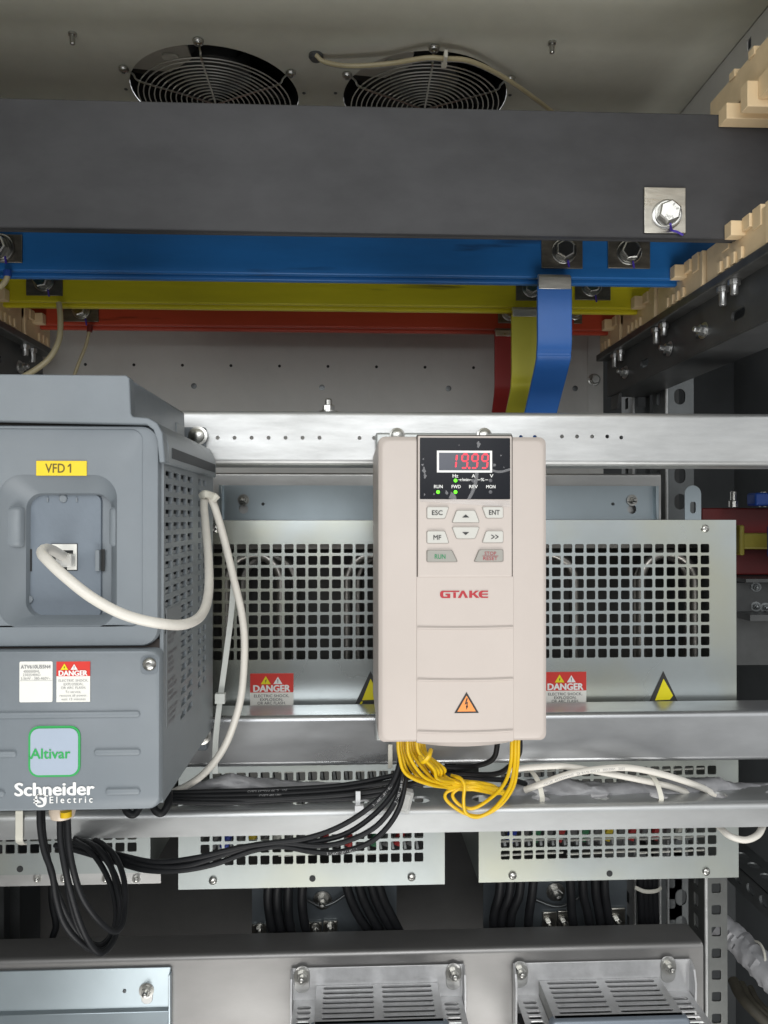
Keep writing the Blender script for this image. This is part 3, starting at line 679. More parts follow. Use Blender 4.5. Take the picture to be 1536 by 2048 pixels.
for k, (dx, lab) in enumerate(((0, 'upper zinc resistor box with hairpin tubes between the two drives'), (587, 'upper zinc resistor box with hairpin tubes right of the beige drive'))):
    t, x0, x1, z0, z1 = rbox(lab, 366+dx, 885+dx, 1041-k, 1500, 402+dx-(k*1.), 1088, 10, [(430+dx, 1058), (823+dx, 1057)], [], GU, True)
    for s in ((452, 561), (694, 803)):
        a, b = X(s[0]+dx*1.0-(0 if k == 0 else 0), .825), X(s[1]+dx, .825); ztop = Z(1108, .825); rad = (b-a)/2
        pts = [Vector((a, .825, z0+.002))]+[Vector(((a+b)/2-rad*math.cos(q), .825, ztop-rad+rad*math.sin(q))) for q in [i*PI/12 for i in range(13)]]+[Vector((b, .825, z0+.002))]
        MB().tube(pts, .0050, 12).build('hairpin_tube', TUBE, t)
        pts2 = [p+Vector((.012, .045, -.004)) for p in pts]; MB().tube(pts2, .0050, 10).build('hairpin_tube', TUBE, t)
    MB().box(x0+.003, x1-.003, .86, .864, z1-.032, z1-.026).build('cross_bar', TUBE, t)
    dl = danger(t, X(501+dx, DBX), Z(1347 if k == 0 else 1344, DBX, 501+dx), LAB_W*(1.0 if k == 0 else 1), DBX-.0003)
    # yellow warning triangle with black rim
    tp = lambda u, v, w: Vector((X(u-dx_, DBX), w, Z(v, DBX, 738+dx)))
    dx_ = 584.5 if k == 0 else 0
    tr = MB().prism([(1325.5, 1342), (1295, 1407), (1356, 1407)], DBX-.0006, DBX-.0003, tp).build('warning_triangle', BLACKP, t)
    MB().face([tp(u, v, DBX-.0009) for u, v in ((1325.5, 1357), (1308.5, 1400), (1338, 1399), (1344.5, 1391))]).face([tp(u, v, DBX-.0009) for u, v in ((1306.5, 1402.5), (1310, 1402.5), (1308, 1408), (1303.5, 1408))]).build('yellow_field', YELT, tr, smooth=0)
    # mounting flange above and behind
    yf = .953; c = (X(443, yf), X(833, yf)) if k == 0 else (X(936, yf), X(1310, yf))
    fz0, fz1 = Z(1040, yf), Z(971, yf)
    sx = [X(487, yf)] if k == 0 else [X(1264, yf)]
    us = [c[0], sx[0]-.012, sx[0]+.012, c[1]]
    MB().plate(us, [fz0, fz0+.004+.016, fz1], {(1, 0): (circ(.0058), sx[0], fz0+.0135)}, XZ(yf), .0018).build('mounting_flange', ZINCB, t)
    ex = c[0] if k == 0 else c[1]
    MB().box(ex-.002, ex+.002, yf-.008, yf+.001, fz0, fz1).build('flange_fold', ZINCB, t, .0008)
    nutstud(t, Vector((sx[0], yf-.0005, Z(1000, yf))), (.1 if k else -.05, -1, 0), .0046)
    screw(t, P(526, 1008, yf-.0002) if k == 0 else P(1226, 1008, yf-.0002), (0, -1, 0), .002, DKSTEEL)
lows = [(0, 'lower perforated resistor box under the gap between the drives'), (591, 'lower perforated resistor box right of the yellow wires'), (-584, 'lower perforated resistor box under the grey drive, cut by the frame edge')]
cols_in = [(.32, .02, .02), (.55, .42, .02), (.02, .05, .34), (.55, .55, .5), (.03, .16, .07), (.10, .10, .10)]
INS = [mat('inner_%s' % n, c, .5, 0, .1) for n, c in zip(('red', 'yellow', 'blue', 'white', 'green', 'grey'), cols_in)]
for k, (dx, lab) in enumerate(lows):
    pb = (1774, 1760, 1750)[k]
    hy = 1538
    scr = ([(426, 1761), (823, 1754)], [(1025, 1751), (1412, 1743)], [(-180, 1740), (225, 1905)])[k][:2 if k < 2 else 1]
    hl = ([(625, 1757)], [(1219, 1747)], [(40, 1738)])[k]
    w0, w1 = ((358, 889), (957, 1475), (-225, 302))[k]
    py0 = 1520
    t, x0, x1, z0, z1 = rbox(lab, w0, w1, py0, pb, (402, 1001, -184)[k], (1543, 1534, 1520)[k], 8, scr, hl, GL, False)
    for j in range(2):
        yy = .81+j*.03
        for row in range(7):
            zz = z1-.02-row*.0145
            for xx in range(3):
                MB().tube([Vector((x0+.02+xx*.078, yy, zz)), Vector((x0+.094+xx*.078, yy, zz+.002))], .0012, 6).build('inner_rod', INS[3], t) if j == 0 else None
    for q in range(17):
        mi = random.choice(INS) if q % 2 else INS[5]
        xx = x0+.026+q*.0131
        MB().tube([Vector((xx, .822, z0+.026)), Vector((xx+.007, .822, z0+.045))], .0046, 8).build('inner_sleeve', mi, t)
        MB().tube([Vector((xx+.009, .826, z0+.020)), Vector((xx-.004, .826, z1-.01))], .0026, 6).build('inner_post', DKSTEEL, t)
    # rear hanging plate with a nut and terminals
    yf = .955
    if k < 2:
        c0, c1_ = ((505, 793), (966, 1252))[k]; zb0 = Z(1885, yf); zt0 = Z(1740, yf)
        MB().box(X(c0, yf), X(c1_, yf), yf, yf+.003, zb0, zt0).build('hanging_plate', mat('plate_blue_grey', (.14, .16, .175), .4, .6, .1, 30), t)
        cx = ((645, 1800), (1111, 1783))[k]
        nutstud(t, P(cx[0], cx[1], yf-.0003), (0, -1, -.05), .0075)
        for nx in (((520, 1858), (630, 1856), (661, 1854)), ((992, 1852), (1097, 1846), (1127, 1844), (1233, 1841)))[k]:
            MB().box(X(nx[0]-14, yf), X(nx[0]+14, yf), yf-.004, yf-.0004, Z(nx[1]+30, yf), Z(nx[1]-16, yf)).build('terminal_tab', TIN, t, .001)
            nutstud(t, P(nx[0], nx[1], yf-.0045), (0, -1, -.05), .0052)
    else:
        yy = .80
        fl = MB().plate([X(-200, yy), X(323, yy)], [Z(1769, yy, 200), Z(1735, yy, 200)], {}, XZ(yy+.0), .0015).build('lower_flange', GALVW, t)
        for nx in (75, 129, 212, 273): nutstud(t, P(nx, 1757, yy-.0003), (.2, -1, .1), .0028)

# thick black cables behind the lower boxes
def bundle(paths, r, label, grp, y):
    for p in paths: cable('power_cable', [P(a, b, y+c) for a, b, c in p], r, BCABLE, label, 'cable', grp)
g1 = []
for q, (a, b) in enumerate(((538, 545), (556, 562), (578, 582), (606, 612))): g1.append([(a, 1760, -.04), (a-2, 1800, -.035), (b-4, 1840, -.03), (b+8, 1895, -.02)])
for q, (a, b) in enumerate(((690, 745), (715, 765), (740, 790), (755, 800))): g1.append([(a, 1760, -.04), (a+12, 1800, -.035), (a+32, 1840, -.03), (b+10, 1885, -.02)])
bundle(g1, .0055, 'thick black power cable hanging behind the bottom beam below the centre resistor box', 'thick black cables below the centre box', .945)
g2 = []
for a, b in ((1002, 990), (1022, 1006), (1042, 1025), (1068, 1060)): g2.append([(a, 1750, -.04), (a-4, 1790, -.035), (b-2, 1830, -.03), (b-4, 1885, -.02)])
for a, b in ((1140, 1150), (1165, 1182), (1190, 1205), (1208, 1222)): g2.append([(a, 1750, -.04), (a+2, 1790, -.035), (b-6, 1830, -.03), (b+2, 1885, -.02)])
bundle(g2, .0055, 'thick black power cable hanging behind the bottom beam below the right resistor box', 'thick black cables below the right box', .945)
g3 = [[(1280+9*k, 1750, 0), (1282+9*k, 1800, 0), (1284+9*k, 1850, 0), (1286+9*k, 1900, 0)] for k in range(4)]
bundle(g3, .005, 'black power cable in the bundle held by a white tie near the right uprights', 'tied black cables by the uprights', .95)
tag(MB().tube(catmull([P(1270, 1775, .943), P(1290, 1783, .938), P(1312, 1782, .940), P(1322, 1776, .945)], 5), .0025, 8, flat=.5).build('cable_tie', IVORY), 'white cable tie around the black cables by the right uprights', 'cable tie')
cable('earth_wire', PP((615, 1800, .95), (640, 1812, .945), (665, 1806, .946), (690, 1790, .948)), .0018, DKSTEEL, 'thin grey earth wire looping under the centre hanging nut', 'wire')
cable('earth_wire', PP((1072, 1800, .95), (1110, 1813, .945), (1140, 1806, .946), (1170, 1785, .948)), .0018, DKSTEEL, 'thin grey earth wire looping under the right hanging nut', 'wire')

# ------------------------------------------------------------------ the grey drive
D1 = .527
def x1(px): return X(px, D1)
def z1_(py): return Z(py, D1, 150)
def box_px(mb, pa, pb, qa, qb, y0, y1, yref=D1): return mb.box(X(pa, yref), X(pb, yref), y0, y1, Z(qb, yref, 150), Z(qa, yref, 150))
vd = thing('grey_drive', 'large grey frequency drive with a yellow tag and a white cable plugged in', 'drive', (x1(112), .63, z1_(1620)))
XS = x1(321); XLF = x1(-95)
# casing: right side with vents, inner dark core, left side, bottom
cy = [.5505+.0243*k for k in range(4)]
us = [.536]+[v for c in cy for v in (c-.0095, c+.0095)]+[.651, .664, .667+.013, .70, .7255]
us = [.536]; hcol = []
for c in cy+[.662, .683]:
    us += [c-(.0108 if c < .65 else .0085), c+(.0108 if c < .65 else .0085)]; hcol.append(len(us)-2)
us.append(.7255)
zr0 = Z(950, .552, 343); pr = .00905; rows = 21
vs = [z1_(1618)]+[zr0+.0045-pr*k for k in range(rows, -1, -1)]+[z1_(900)]
hol = {}
for ci, iu in enumerate(hcol):
    for j in range(rows):
        row = rows-1-j       # 0 = top row
        if ci < 2 and row > 12: continue
        if ci >= 4 and row > 19: continue
        hol[(iu, j+1)] = sup(.0094 if ci < 4 else .006, .0026, 9)
MB().plate(us, vs, hol, YZ(XS), .0025, 16).build('vented_side', VSIDE, vd)
MB().box(XLF+.004, XS-.0055, .575, .724, z1_(1612), z1_(860)).build('core', mat('drive_inner_grey', (.10, .11, .12), .6, 0, .1), vd)
fins = MB()
for k in range(rows): fins.box(XS-.0050, XS-.0027, .540, .70, zr0-.0034-pr*k, zr0-.0003-pr*k)
fins.build('inner_fins', mat('drive_fin_grey', (.42, .44, .45), .5, 0, .05), vd)
MB().box(XLF, XLF+.003, .536, .7255, z1_(1618), z1_(900)).build('left_side', VSIDE, vd)
MB().box(XLF+.0031, XS-.0026, .536, .7255, z1_(1618), z1_(1610)).build('bottom_panel', VGREYD, vd)
# small print on the side
lb = MB().box(XS-.0002, XS+.0003, .544, .590, Z(1445, .56, 340), Z(1215, .56, 340)).build('side_label', mat('side_label_grey', (.22, .235, .245), .5, 0, .04), vd)
mb = MB()
random.seed(3)
zz = Z(1225, .56, 340)
for k in range(15):
    zz -= .0042 if k % 4 else .0075
    mb.text(''.join(random.choice('IlMHONTE') for _ in range(random.choice((7, 10, 12)))), .547, zz, .0036, 0, lambda u, v, w: Vector((XS+.0006, u, v)), 'LEFT')
mb.build('small_print', mat('side_print', (.12, .10, .11), .5, 0, 0), lb, smooth=0)
mpn = lambda u, v, w: Vector((x1(u), w, z1_(v)))
# hood
hood = [(-95, 751), (254, 751.5), (261, 757), (264, 828), (268, 834), (298, 836), (316, 846), (327, 866), (332, 924), (321, 926), (316, 882), (309, 860), (295, 849), (-95, 842)]
MB().prism(hood, .5235, .535, mpn).build('hood_front', VGREY, vd, .0008)
hp2 = [(-95, 753), (252, 753), (260, 759), (263, 830), (268, 836), (298, 838), (316, 848), (327, 868), (331, 926), (320, 926), (-95, 926)]
hd = MB().prism([(-95, 753), (252, 753), (260, 759), (262, 832), (-95, 832)], .535, .696, mpn).build('hood_top', VGREY, vd, .001)
MB().box(x1(254), x1(264), .66, .69, z1_(850), z1_(795)).build('hood_clip', VSIDE, vd, .0008)
sh = MB().prism([(262, 835), (298, 838), (316, 848), (326, 868), (331, 888), (331, 925), (320, 925), (262, 925)], .535, .722, mpn).build('hood_shoulder', VSIDE, vd, .001)
MB().box(x1(331)-.004, x1(331)+.0004, .545, .715, z1_(912), z1_(890)).build('shoulder_slot', mat('slot_grey', (.05, .055, .06), .6, 0, .1), sh)
MB().box(x1(-90), x1(296), .5352, .5372, z1_(866), z1_(836)).build('cover_gap', GAP, vd)
MB().box(x1(-90), x1(316), .5372, .5392, z1_(1302), z1_(1284)).build('cover_gap', GAP, vd)
# front cover with the stepped panel and the bay
def sec(pa, pb, qa, qb, r, y): return (x1((pa+pb)/2), z1_((qa+qb)/2), x1(pb)-x1(pa), z1_(qa)-z1_(qb), r, y)
MB().loft([sec(-93, 317, 849, 1295, .012, .545), sec(-93, 317, 849, 1295, .012, .532), sec(-90, 314, 852, 1292, .011, .5300), sec(-58, 284, 856, 1255, .008, .5300), sec(-57.5, 283.5, 856.5, 1254.5, .008, .5312), sec(-55, 281, 859, 1252, .007, .5308),
           sec(-9, 231, 949, 1257, .016, .5308), sec(-6, 228, 953, 1252, .015, .5325), sec(33, 209, 985, 1240, .011, .5425), sec(37, 206, 990, 1236, .009, .5500)], False, True, n=8).build('upper_cover', VGREY, vd, smooth=28)
# bay details
YBAY = .5500
def xb(px): return X(px, YBAY)
def zb_(py): return Z(py, YBAY, 120)
pl = MB().loft([((xb(51)+xb(205))/2, (zb_(988)+zb_(1238))/2, xb(205)-xb(51), zb_(988)-zb_(1238), .005, YBAY-.0003), ((xb(51)+xb(205))/2, (zb_(988)+zb_(1238))/2, xb(205)-xb(51)-.001, zb_(988)-zb_(1238)-.001, .005, YBAY-.0022)]).build('bay_plate', mat('bay_plate_blue_grey', (.155, .185, .22), .42, 0, .03, 60, .14), vd)
yb = YBAY-.0022
MB().box(xb(105), xb(158), yb-.0004, yb-.0001, zb_(1141), zb_(1087)).build('socket_frame', DARK, pl)
MB().box(xb(107), xb(157), yb-.0012, yb-.0003, zb_(1100), zb_(1088)).box(xb(150), xb(157), yb-.0012, yb-.0003, zb_(1139), zb_(1100)).box(xb(138), xb(150), yb-.0012, yb-.0003, zb_(1139), zb_(1128)).build('socket_shell', LABELW, pl)
MB().loft([(xb(127), zb_(1258), .001, .001, .0005, yb)], False, False).bm.free()
for a in (51, 196):
    MB().box(xb(a+9), xb(a+16), yb-.0006, yb, zb_(1142), zb_(1098)).build('clip_slot', DARK, pl)
    MB().box(xb(a), xb(a+9), yb-.0045, yb, zb_(1141), zb_(1099)).build('clip', VGREY, pl, .0006)
for q in ((127, 997, .0028), (59, 1199, .0028)):
    MB().lathe([(q[2], 0), (q[2], .0012), (q[2]*.8, .0016)], P(q[0], q[1], yb), (0, -1, 0), 16).build('plate_pin', VGREY, pl)
MB().box(xb(97), xb(100), yb-.001, yb, zb_(1004), zb_(996)).box(xb(155), xb(158), yb-.001, yb, zb_(1004), zb_(996)).build('plate_tick', VGREY, pl)
for a, b in ((-2, 33), (209, 230)):      # finger grips beside the bay
    cx = x1((a+b)/2)
    gp = MB().loft([(cx, z1_(1054), x1(b)-x1(a), z1_(1012)-z1_(1096), .003, .5395), (cx, z1_(1054), (x1(b)-x1(a))*.86, z1_(1014)-z1_(1094), .003, .5360), (cx+.001, z1_(1054), (x1(b)-x1(a))*.45, z1_(1020)-z1_(1088), .003, .5345)]).build('finger_grip', VGREY, vd, smooth=50)
# plug
pg = P(126, 1116, yb)
# yellow tag
tgx = MB().box(x1(68), x1(170), .5300, .5307, z1_(951), z1_(921)).build('name_tag', YELL, vd, .0003)
MB().tfit('VFD', 87, 126, 927, 945, .5298, x1, z1_, .02).face([Vector((x1(u), .5297, z1_(v))) for u, v in ((136.2, 927), (139, 927), (139, 945), (136.2, 945), (136.2, 931.3), (132, 934), (132, 931.2))]).build('tag_text', mat('brown_print', (.13, .10, .01), .5, 0, 0), tgx, smooth=0)
# lower cover
lc = MB().loft([sec(-96, 323, 1300, 1620, .005, .5355), sec(-96, 323, 1300, 1620, .008, .5275), sec(-93.5, 320.5, 1302.5, 1617.5, .009, .5258)], False, True).build('lower_cover', VGREY, vd, smooth=50)
YL = .5258
rib = MB()
def pill(a, b, py, hh=7):
    rib.loft([(x1((a+b)/2), z1_(py), x1(b)-x1(a), .0050, .0025, YL+.0002), (x1((a+b)/2), z1_(py), x1(b)-x1(a)-.001, .0040, .002, YL-.0011), (x1((a+b)/2), z1_(py)+.0002, x1(b)-x1(a)-.0025, .0026, .0012, YL-.0015)])
pill(-60, 284, 1428); pill(190, 284, 1504); pill(-60, 38, 1505); pill(213, 284, 1583); pill(-60, 15, 1584)
rib.build('ribs', VGREY, lc, smooth=50)
box = MB().loft([(x1(300), z1_(1330), .0112, .0125, .003, YL+.0003), (x1(300), z1_(1330), .0112, .0125, .003, YL-.0004)]).build('screw_pocket', VGREYD, lc)
screw(vd, P(299, 1328, YL-.0004), (0, -1, 0), .0046)
# white data label
d = MB().loft([(x1(75), z1_(1362), x1(108)-x1(42), z1_(1322)-z1_(1403), .001, YL-.0001), (x1(75), z1_(1362), x1(108)-x1(42), z1_(1322)-z1_(1403), .001, YL-.0004)]).build('data_label', LABELW, vd)
mb = MB(); yt = YL-.0007
mb.tfit('ATV610U55N4', 45, 104, 1328.5, 1335.5, yt, x1, z1_, .05); mb.tfit('4000500HL', 50, 83, 1338.6, 1343.6, yt, x1, z1_); mb.tfit('23025404O', 49, 84, 1345.4, 1350.4, yt, x1, z1_); mb.tfit('5.5kW - 380-460V~', 45, 104, 1352.6, 1357.6, yt, x1, z1_)
mb.box(x1(43), x1(107), yt, yt+.0001, z1_(1359.6), z1_(1359.2))
mb.build('label_text', GREYP, d, smooth=0)
danger(vd, x1(116), z1_(1322), x1(183)-x1(116), YL-.0003, full=True)
# badge
bd = MB().loft([sec(61, 164, 1450, 1551, .0068, YL), sec(61, 164, 1450, 1551, .0068, YL-.0009)]).build('badge', GREENP, vd)
MB().loft([sec(65.5, 160, 1454.5, 1547, .0056, YL-.0008), sec(65.5, 160, 1454.5, 1547, .0056, YL-.0014)]).build('badge_face', BADGE, bd)
MB().tfit('Altivar', 66, 145, 1494, 1514, YL-.0017, x1, z1_, .03).build('badge_text', GREENP, bd, smooth=0)
MB().box(x1(63), x1(70), YL-.0018, YL-.0014, z1_(1513.5), z1_(1511)).build('badge_tick', GREENP, bd)
# maker's lettering and emblem
mb = MB().tfit('Schneider', 34, 191, 1563, 1588.5, YL-.0004, x1, z1_, .055)
mb.tfit('E l e c t r i c', 103, 188, 1591, 1604, YL-.0004, x1, z1_, .03)
ex, ez = x1(85), z1_(1598)
def em(pts): mb.face([Vector((ex+u*.0075, YL-.0004, ez+v*.0075)) for u, v in pts])
mb.loft([(ex, ez, .0078, .0092, .0038, YL-.0002), (ex, ez, .0078, .0092, .0038, YL-.0004)], False, True)
mb.box(ex-.0047, ex-.0025, YL-.0004, YL-.0003, ez+.0002, ez+.0010).box(ex-.0047, ex-.0025, YL-.0004, YL-.0003, ez-.0018, ez-.0010).box(ex-.0025, ex+.0047, YL-.0004, YL-.0003, ez+.0026, ez+.0034)
mb.build('lettering', WHITE, vd, smooth=0)
MB().tube(catmull([Vector((ex+.0024, YL-.0006, ez+.0020)), Vector((ex-.0006, YL-.0006, ez+.0028)), Vector((ex-.0016, YL-.0006, ez+.0012)), Vector((ex+.0006, YL-.0006, ez-.0006)), Vector((ex+.0010, YL-.0006, ez-.0022)), Vector((ex-.0020, YL-.0006, ez-.0026))], 5), .0006, 6).build('emblem_swirl', VGREY, vd)
# mounting ears
for q, qq in (((396, 872), (370, 412, 855, 915)), ((404, 1470), (392, 416, 1452, 1500))):
    MB().box(X(qq[0]-30, .727), X(qq[1], .727), .7235, .7285, Z(qq[3], .727, 400), Z(qq[2], .727, 400)).build('mounting_ear', VGREYD, vd, .0015)
    nutb = MB().lathe([(.0088, 0), (.0088, .0015), (.0065, .002), (.0062, .0045), (.003, .006)], P(q[0], q[1], .7232), (0, -1, 0), 20).build('screw', BOLT, vd, smooth=50)
# cable gland
MB().lathe([(.009, 0), (.0092, .006), (.008, .010), (.004, .0115)], P(125, 1617, .565)+Vector((0, 0, .004)), (0, 0, -1), 20).build('cable_gland', GLAND, vd)
MB().lathe([(.004, 0), (.004, .004)], P(132, 1622, .556), (0, 0, -1), 12).build('gland_seal', YWIRE, vd)

# ------------------------------------------------------------------ the beige drive
D2 = .58
def x2(px): return X(px, D2, 1180)
def z2(py): return Z(py, D2, 926)
def s2(pa, pb, qa, qb, r, y): return (x2((pa+pb)/2), z2((qa+qb)/2), x2(pb)-x2(pa), z2(qa)-z2(qb), r, y)
bdv = thing('beige_drive', 'beige frequency drive with a lit red number display and keypad', 'drive', (x2(926), .65, z2(1492)))
MB().loft([s2(758, 1095, 872, 1484, .005, DR-.004), s2(757, 1096, 872, 1484, .005, D2+.012), s2(758, 1095, 872.5, 1484, .005, D2+.0035), s2(764, 1089, 879, 1479, .006, D2+.0006), s2(768, 1085, 883, 1476, .006, D2)], True, True).build('housing', BEIGE, bdv, smooth=30)
# centre panel, slightly bowed, with its lower lip
R = []
for k in range(13):
    u = -1+k/6; a = x2(930+97*u); bow = (1-u*u)
    R.append([Vector((a, D2-.0007-.0014*bow*0, z2(1153))), Vector((a, D2-.0007, z2(1482)-.0006*bow)), Vector((a, D2+.004, z2(1484)-.0035*bow-.0012)), Vector((a, D2+.03, z2(1484)-.0035*bow-.0010)), Vector((a, D2+.03, z2(1482)+.006)), Vector((a, D2+.003, z2(1153)))])
MB().rings(R).build('centre_panel', BEIGE, bdv, .0004)
for py in (1255, 1358.5, 1462):
    pts = [Vector((x2(930+95.5*u), D2-.0008, z2(py+1.5*(1-u*u)*(1+(py-1255)/200)))) for u in [-1+k/8 for k in range(17)]]
    MB().tube(pts, .0009, 6).build('groove', mat('beige_groove', (.53, .47, .43), .5, 0, 0), bdv)
    MB().tube([p+Vector((0, -.0001, .0010)) for p in pts], .0005, 6).build('groove_line', mat('groove_shade', (.40, .355, .325), .6, 0, 0), bdv)
kg = MB().loft([s2(833.5, 1025.5, 870, 1156, .0008, D2+.002), s2(833.5, 1025.5, 870, 1156, .0008, D2-.0004)]).build('keypad_gap', GAP, bdv)
kp = MB().loft([s2(835.5, 1023.5, 872, 1153.5, .0008, D2), s2(835.5, 1023.5, 872, 1153.5, .0008, D2-.0012), s2(836.5, 1022.5, 873, 1150, .0008, D2-.0020)]).build('keypad', BEIGE, bdv, smooth=30)
yk = D2-.0020
fm = MB().loft([s2(839.5, 1019.5, 876.5, 998.5, .0006, yk), s2(839.5, 1019.5, 876.5, 998.5, .0006, yk-.0005)]).build('display_panel', FILM, kp)
yp = yk-.0008
dz = MB()
xa, xb_, za, zb2 = x2(873), x2(983), z2(945.5), z2(902)
bw_ = .0016
dz.box(xa, xb_, yp-.0004, yp, zb2-bw_, zb2).box(xa, xb_, yp-.0004, yp, za, za+bw_).box(xa, xa+bw_, yp-.0004, yp, za+bw_, zb2-bw_).box(xb_-bw_, xb_, yp-.0004, yp, za+bw_, zb2-bw_)
dz.build('display_frame', WHITE, kp)
MB().box(xa+bw_, xb_-bw_, yp-.0001, yp+.0002, za+bw_, zb2-bw_).build('display_window', LCD, kp)
# seven segment digits
sg = MB()
def seg7(cx, cz, w, h, segs, th):
    sl = .10
    def q(a, b, c, d):
        pts = [(a, b), (c, d)]
        (ax, az), (bx, bz) = pts
        dx, dz_ = bx-ax, bz-az; L = math.hypot(dx, dz_); ux, uz = dx/L, dz_/L; nx, nz = -uz*th/2, ux*th/2
        ins = th*.35
        ax += ux*ins; az += uz*ins; bx -= ux*ins; bz -= uz*ins
        e = th*.45
        poly = [(ax+nx+ux*e, az+nz+uz*e), (ax, az), (ax-nx+ux*e, az-nz+uz*e), (bx-nx-ux*e, bz-nz-uz*e), (bx, bz), (bx+nx-ux*e, bz+nz-uz*e)]
        sg.face([Vector((cx+u+sl*v, yp-.0003, cz+v)) for u, v in poly])
    c = {'a': (-w/2, h/2, w/2, h/2), 'b': (w/2, h/2, w/2, 0), 'c': (w/2, 0, w/2, -h/2), 'd': (-w/2, -h/2, w/2, -h/2), 'e': (-w/2, 0, -w/2, -h/2), 'f': (-w/2, h/2, -w/2, 0), 'g': (-w/2, 0, w/2, 0)}
    for k in segs: q(*c[k])
hz = .0103; wz = .0043; cz = z2(922.8)
for px, q_ in ((906, 'bc'), (928.5, 'abcdfg'), (948.5, 'abcdfg'), (968.5, 'abcdfg')): seg7(x2(px), cz, wz, hz, q_, .00115)
sg.lathe([(.0008, 0), (.0008, .0002)], Vector((x2(937.5), yp-.0002, cz-hz/2)), (0, -1, 0), 10)
sg.build('display_digits', REDLED, kp, smooth=0)
mb = MB()
for tx, pa, pb, qa, qb in (('Hz', 905, 915, 949, 955), ('A', 943, 949, 949, 955), ('V', 979, 985, 949, 955), ('r/min', 920, 937, 956.8, 962.2), ('%', 961, 967, 956.8, 962.2), ('RUN', 868, 884, 970.6, 976.4), ('FWD', 903, 920, 970.6, 976.4), ('REV', 938, 954, 970.6, 976.4), ('MON', 972, 989, 970.6, 976.4)):
    mb.tfit(tx, pa-.5, pb+.5, qa-.3, qb+.3, yp, x2, z2, .03)
for a, b in ((916, 919.5), (938, 942), (954, 960), (969, 975)): mb.box(x2(a), x2(b), yp, yp+.0001, z2(960.4), z2(959.4))
mb.build('display_legend', WHITE, kp, smooth=0)
for px, py, m_ in ((911, 961, GRNLED), (946, 961.5, OFFLED), (981, 961, OFFLED), (876, 984, GRNLED), (911, 984, GRNLED), (981, 984, OFFLED)):
    MB().lathe([(.00135, 0), (.00135, .0003), (.0008, .0005)], P(px, py, yp+.0002), (0, -1, 0), 14).build('indicator', m_, kp)
# keys
def key(poly, m_, txt=None, tm=None, sz=.0058, tri=0, lines=None, c=None, tw=21):
    cx = sum(p[0] for p in poly)/len(poly); cy_ = sum(p[1] for p in poly)/len(poly)
    def lp(k, y):
        # rounded polygon
        out = []
        n = len(poly)
        for i in range(n):
            a, b, d = [Vector(((poly[j % n][0]-cx)*k+cx, (poly[j % n][1]-cy_)*k+cy_)) for j in (i-1, i, i+1)]
            r_ = 3.2
            p0 = b+(a-b).normalized()*r_; p2 = b+(d-b).normalized()*r_
            for t_ in (0, .33, .67, 1): out.append(p0*(1-t_)**2+b*2*t_*(1-t_)+p2*t_*t_)
        return [Vector((x2(v.x), y, z2(v.y))) for v in out]
    MB().rings([lp(1.03, yk), lp(1.03, yk-.0003)], False, True).build('key_gap', mat('key_gap', (.20, .18, .16), .6, 0, 0), kp)
    o = MB().rings([lp(1., yk), lp(.995, yk-.0010), lp(.95, yk-.0016)], False, True).build('key', m_, kp, smooth=35)
    y = yk-.0019; tx, ty = c or (cx, cy_)
    mb = MB()
    if txt: mb.tfit(txt, tx-tw/2, tx+tw/2, ty-4.6, ty+4.6, y, x2, z2, .02)
    if tri: mb.face([Vector((x2(tx-7), y, z2(ty+3*tri))), Vector((x2(tx+7), y, z2(ty+3*tri))), Vector((x2(tx), y, z2(ty-3*tri)))])
    if lines:
        mb.tfit(lines[0], tx-11.5, tx+11.5, ty-8.6, ty-1.6, y, x2, z2); mb.tfit(lines[1], tx-14, tx+14, ty+1.6, ty+8.4, y, x2, z2)
        mb.box(x2(tx-16), x2(tx+16), y, y+.0001, z2(ty+.35), z2(ty-.35))
    mb.build('key_legend', tm or BLACKP, o, smooth=0)
key([(853, 1014), (897, 1014), (889, 1037), (853, 1037)], KEY, 'ESC', c=(873.5, 1025.5))
key([(912, 1021), (949, 1021), (958, 1045), (903, 1045)], KEY, tri=1, c=(930, 1032))
key([(963, 1014), (1005, 1014), (1005, 1036), (971, 1036)], KEY, 'ENT', c=(987, 1025))
key([(853, 1062), (889, 1062), (897, 1086), (853, 1086)], KEY, 'MF', tw=15, c=(873.5, 1074.5))
key([(903, 1054), (958, 1054), (949, 1077), (912, 1077)], KEY, tri=-1, c=(930, 1067))
key([(971, 1062), (1005, 1062), (1005, 1085), (963, 1085)], KEY, '>>', tw=14, c=(988, 1073.5))
key([(853, 1100), (903, 1100), (914, 1123), (853, 1123)], KEYD, 'RUN', DGREENP, .0060, c=(879, 1112.5))
key([(957, 1099), (1005, 1099), (1005, 1123), (947, 1123)], KEYD, tm=DREDP, lines=('STOP', 'RESET'), c=(979, 1111.5))
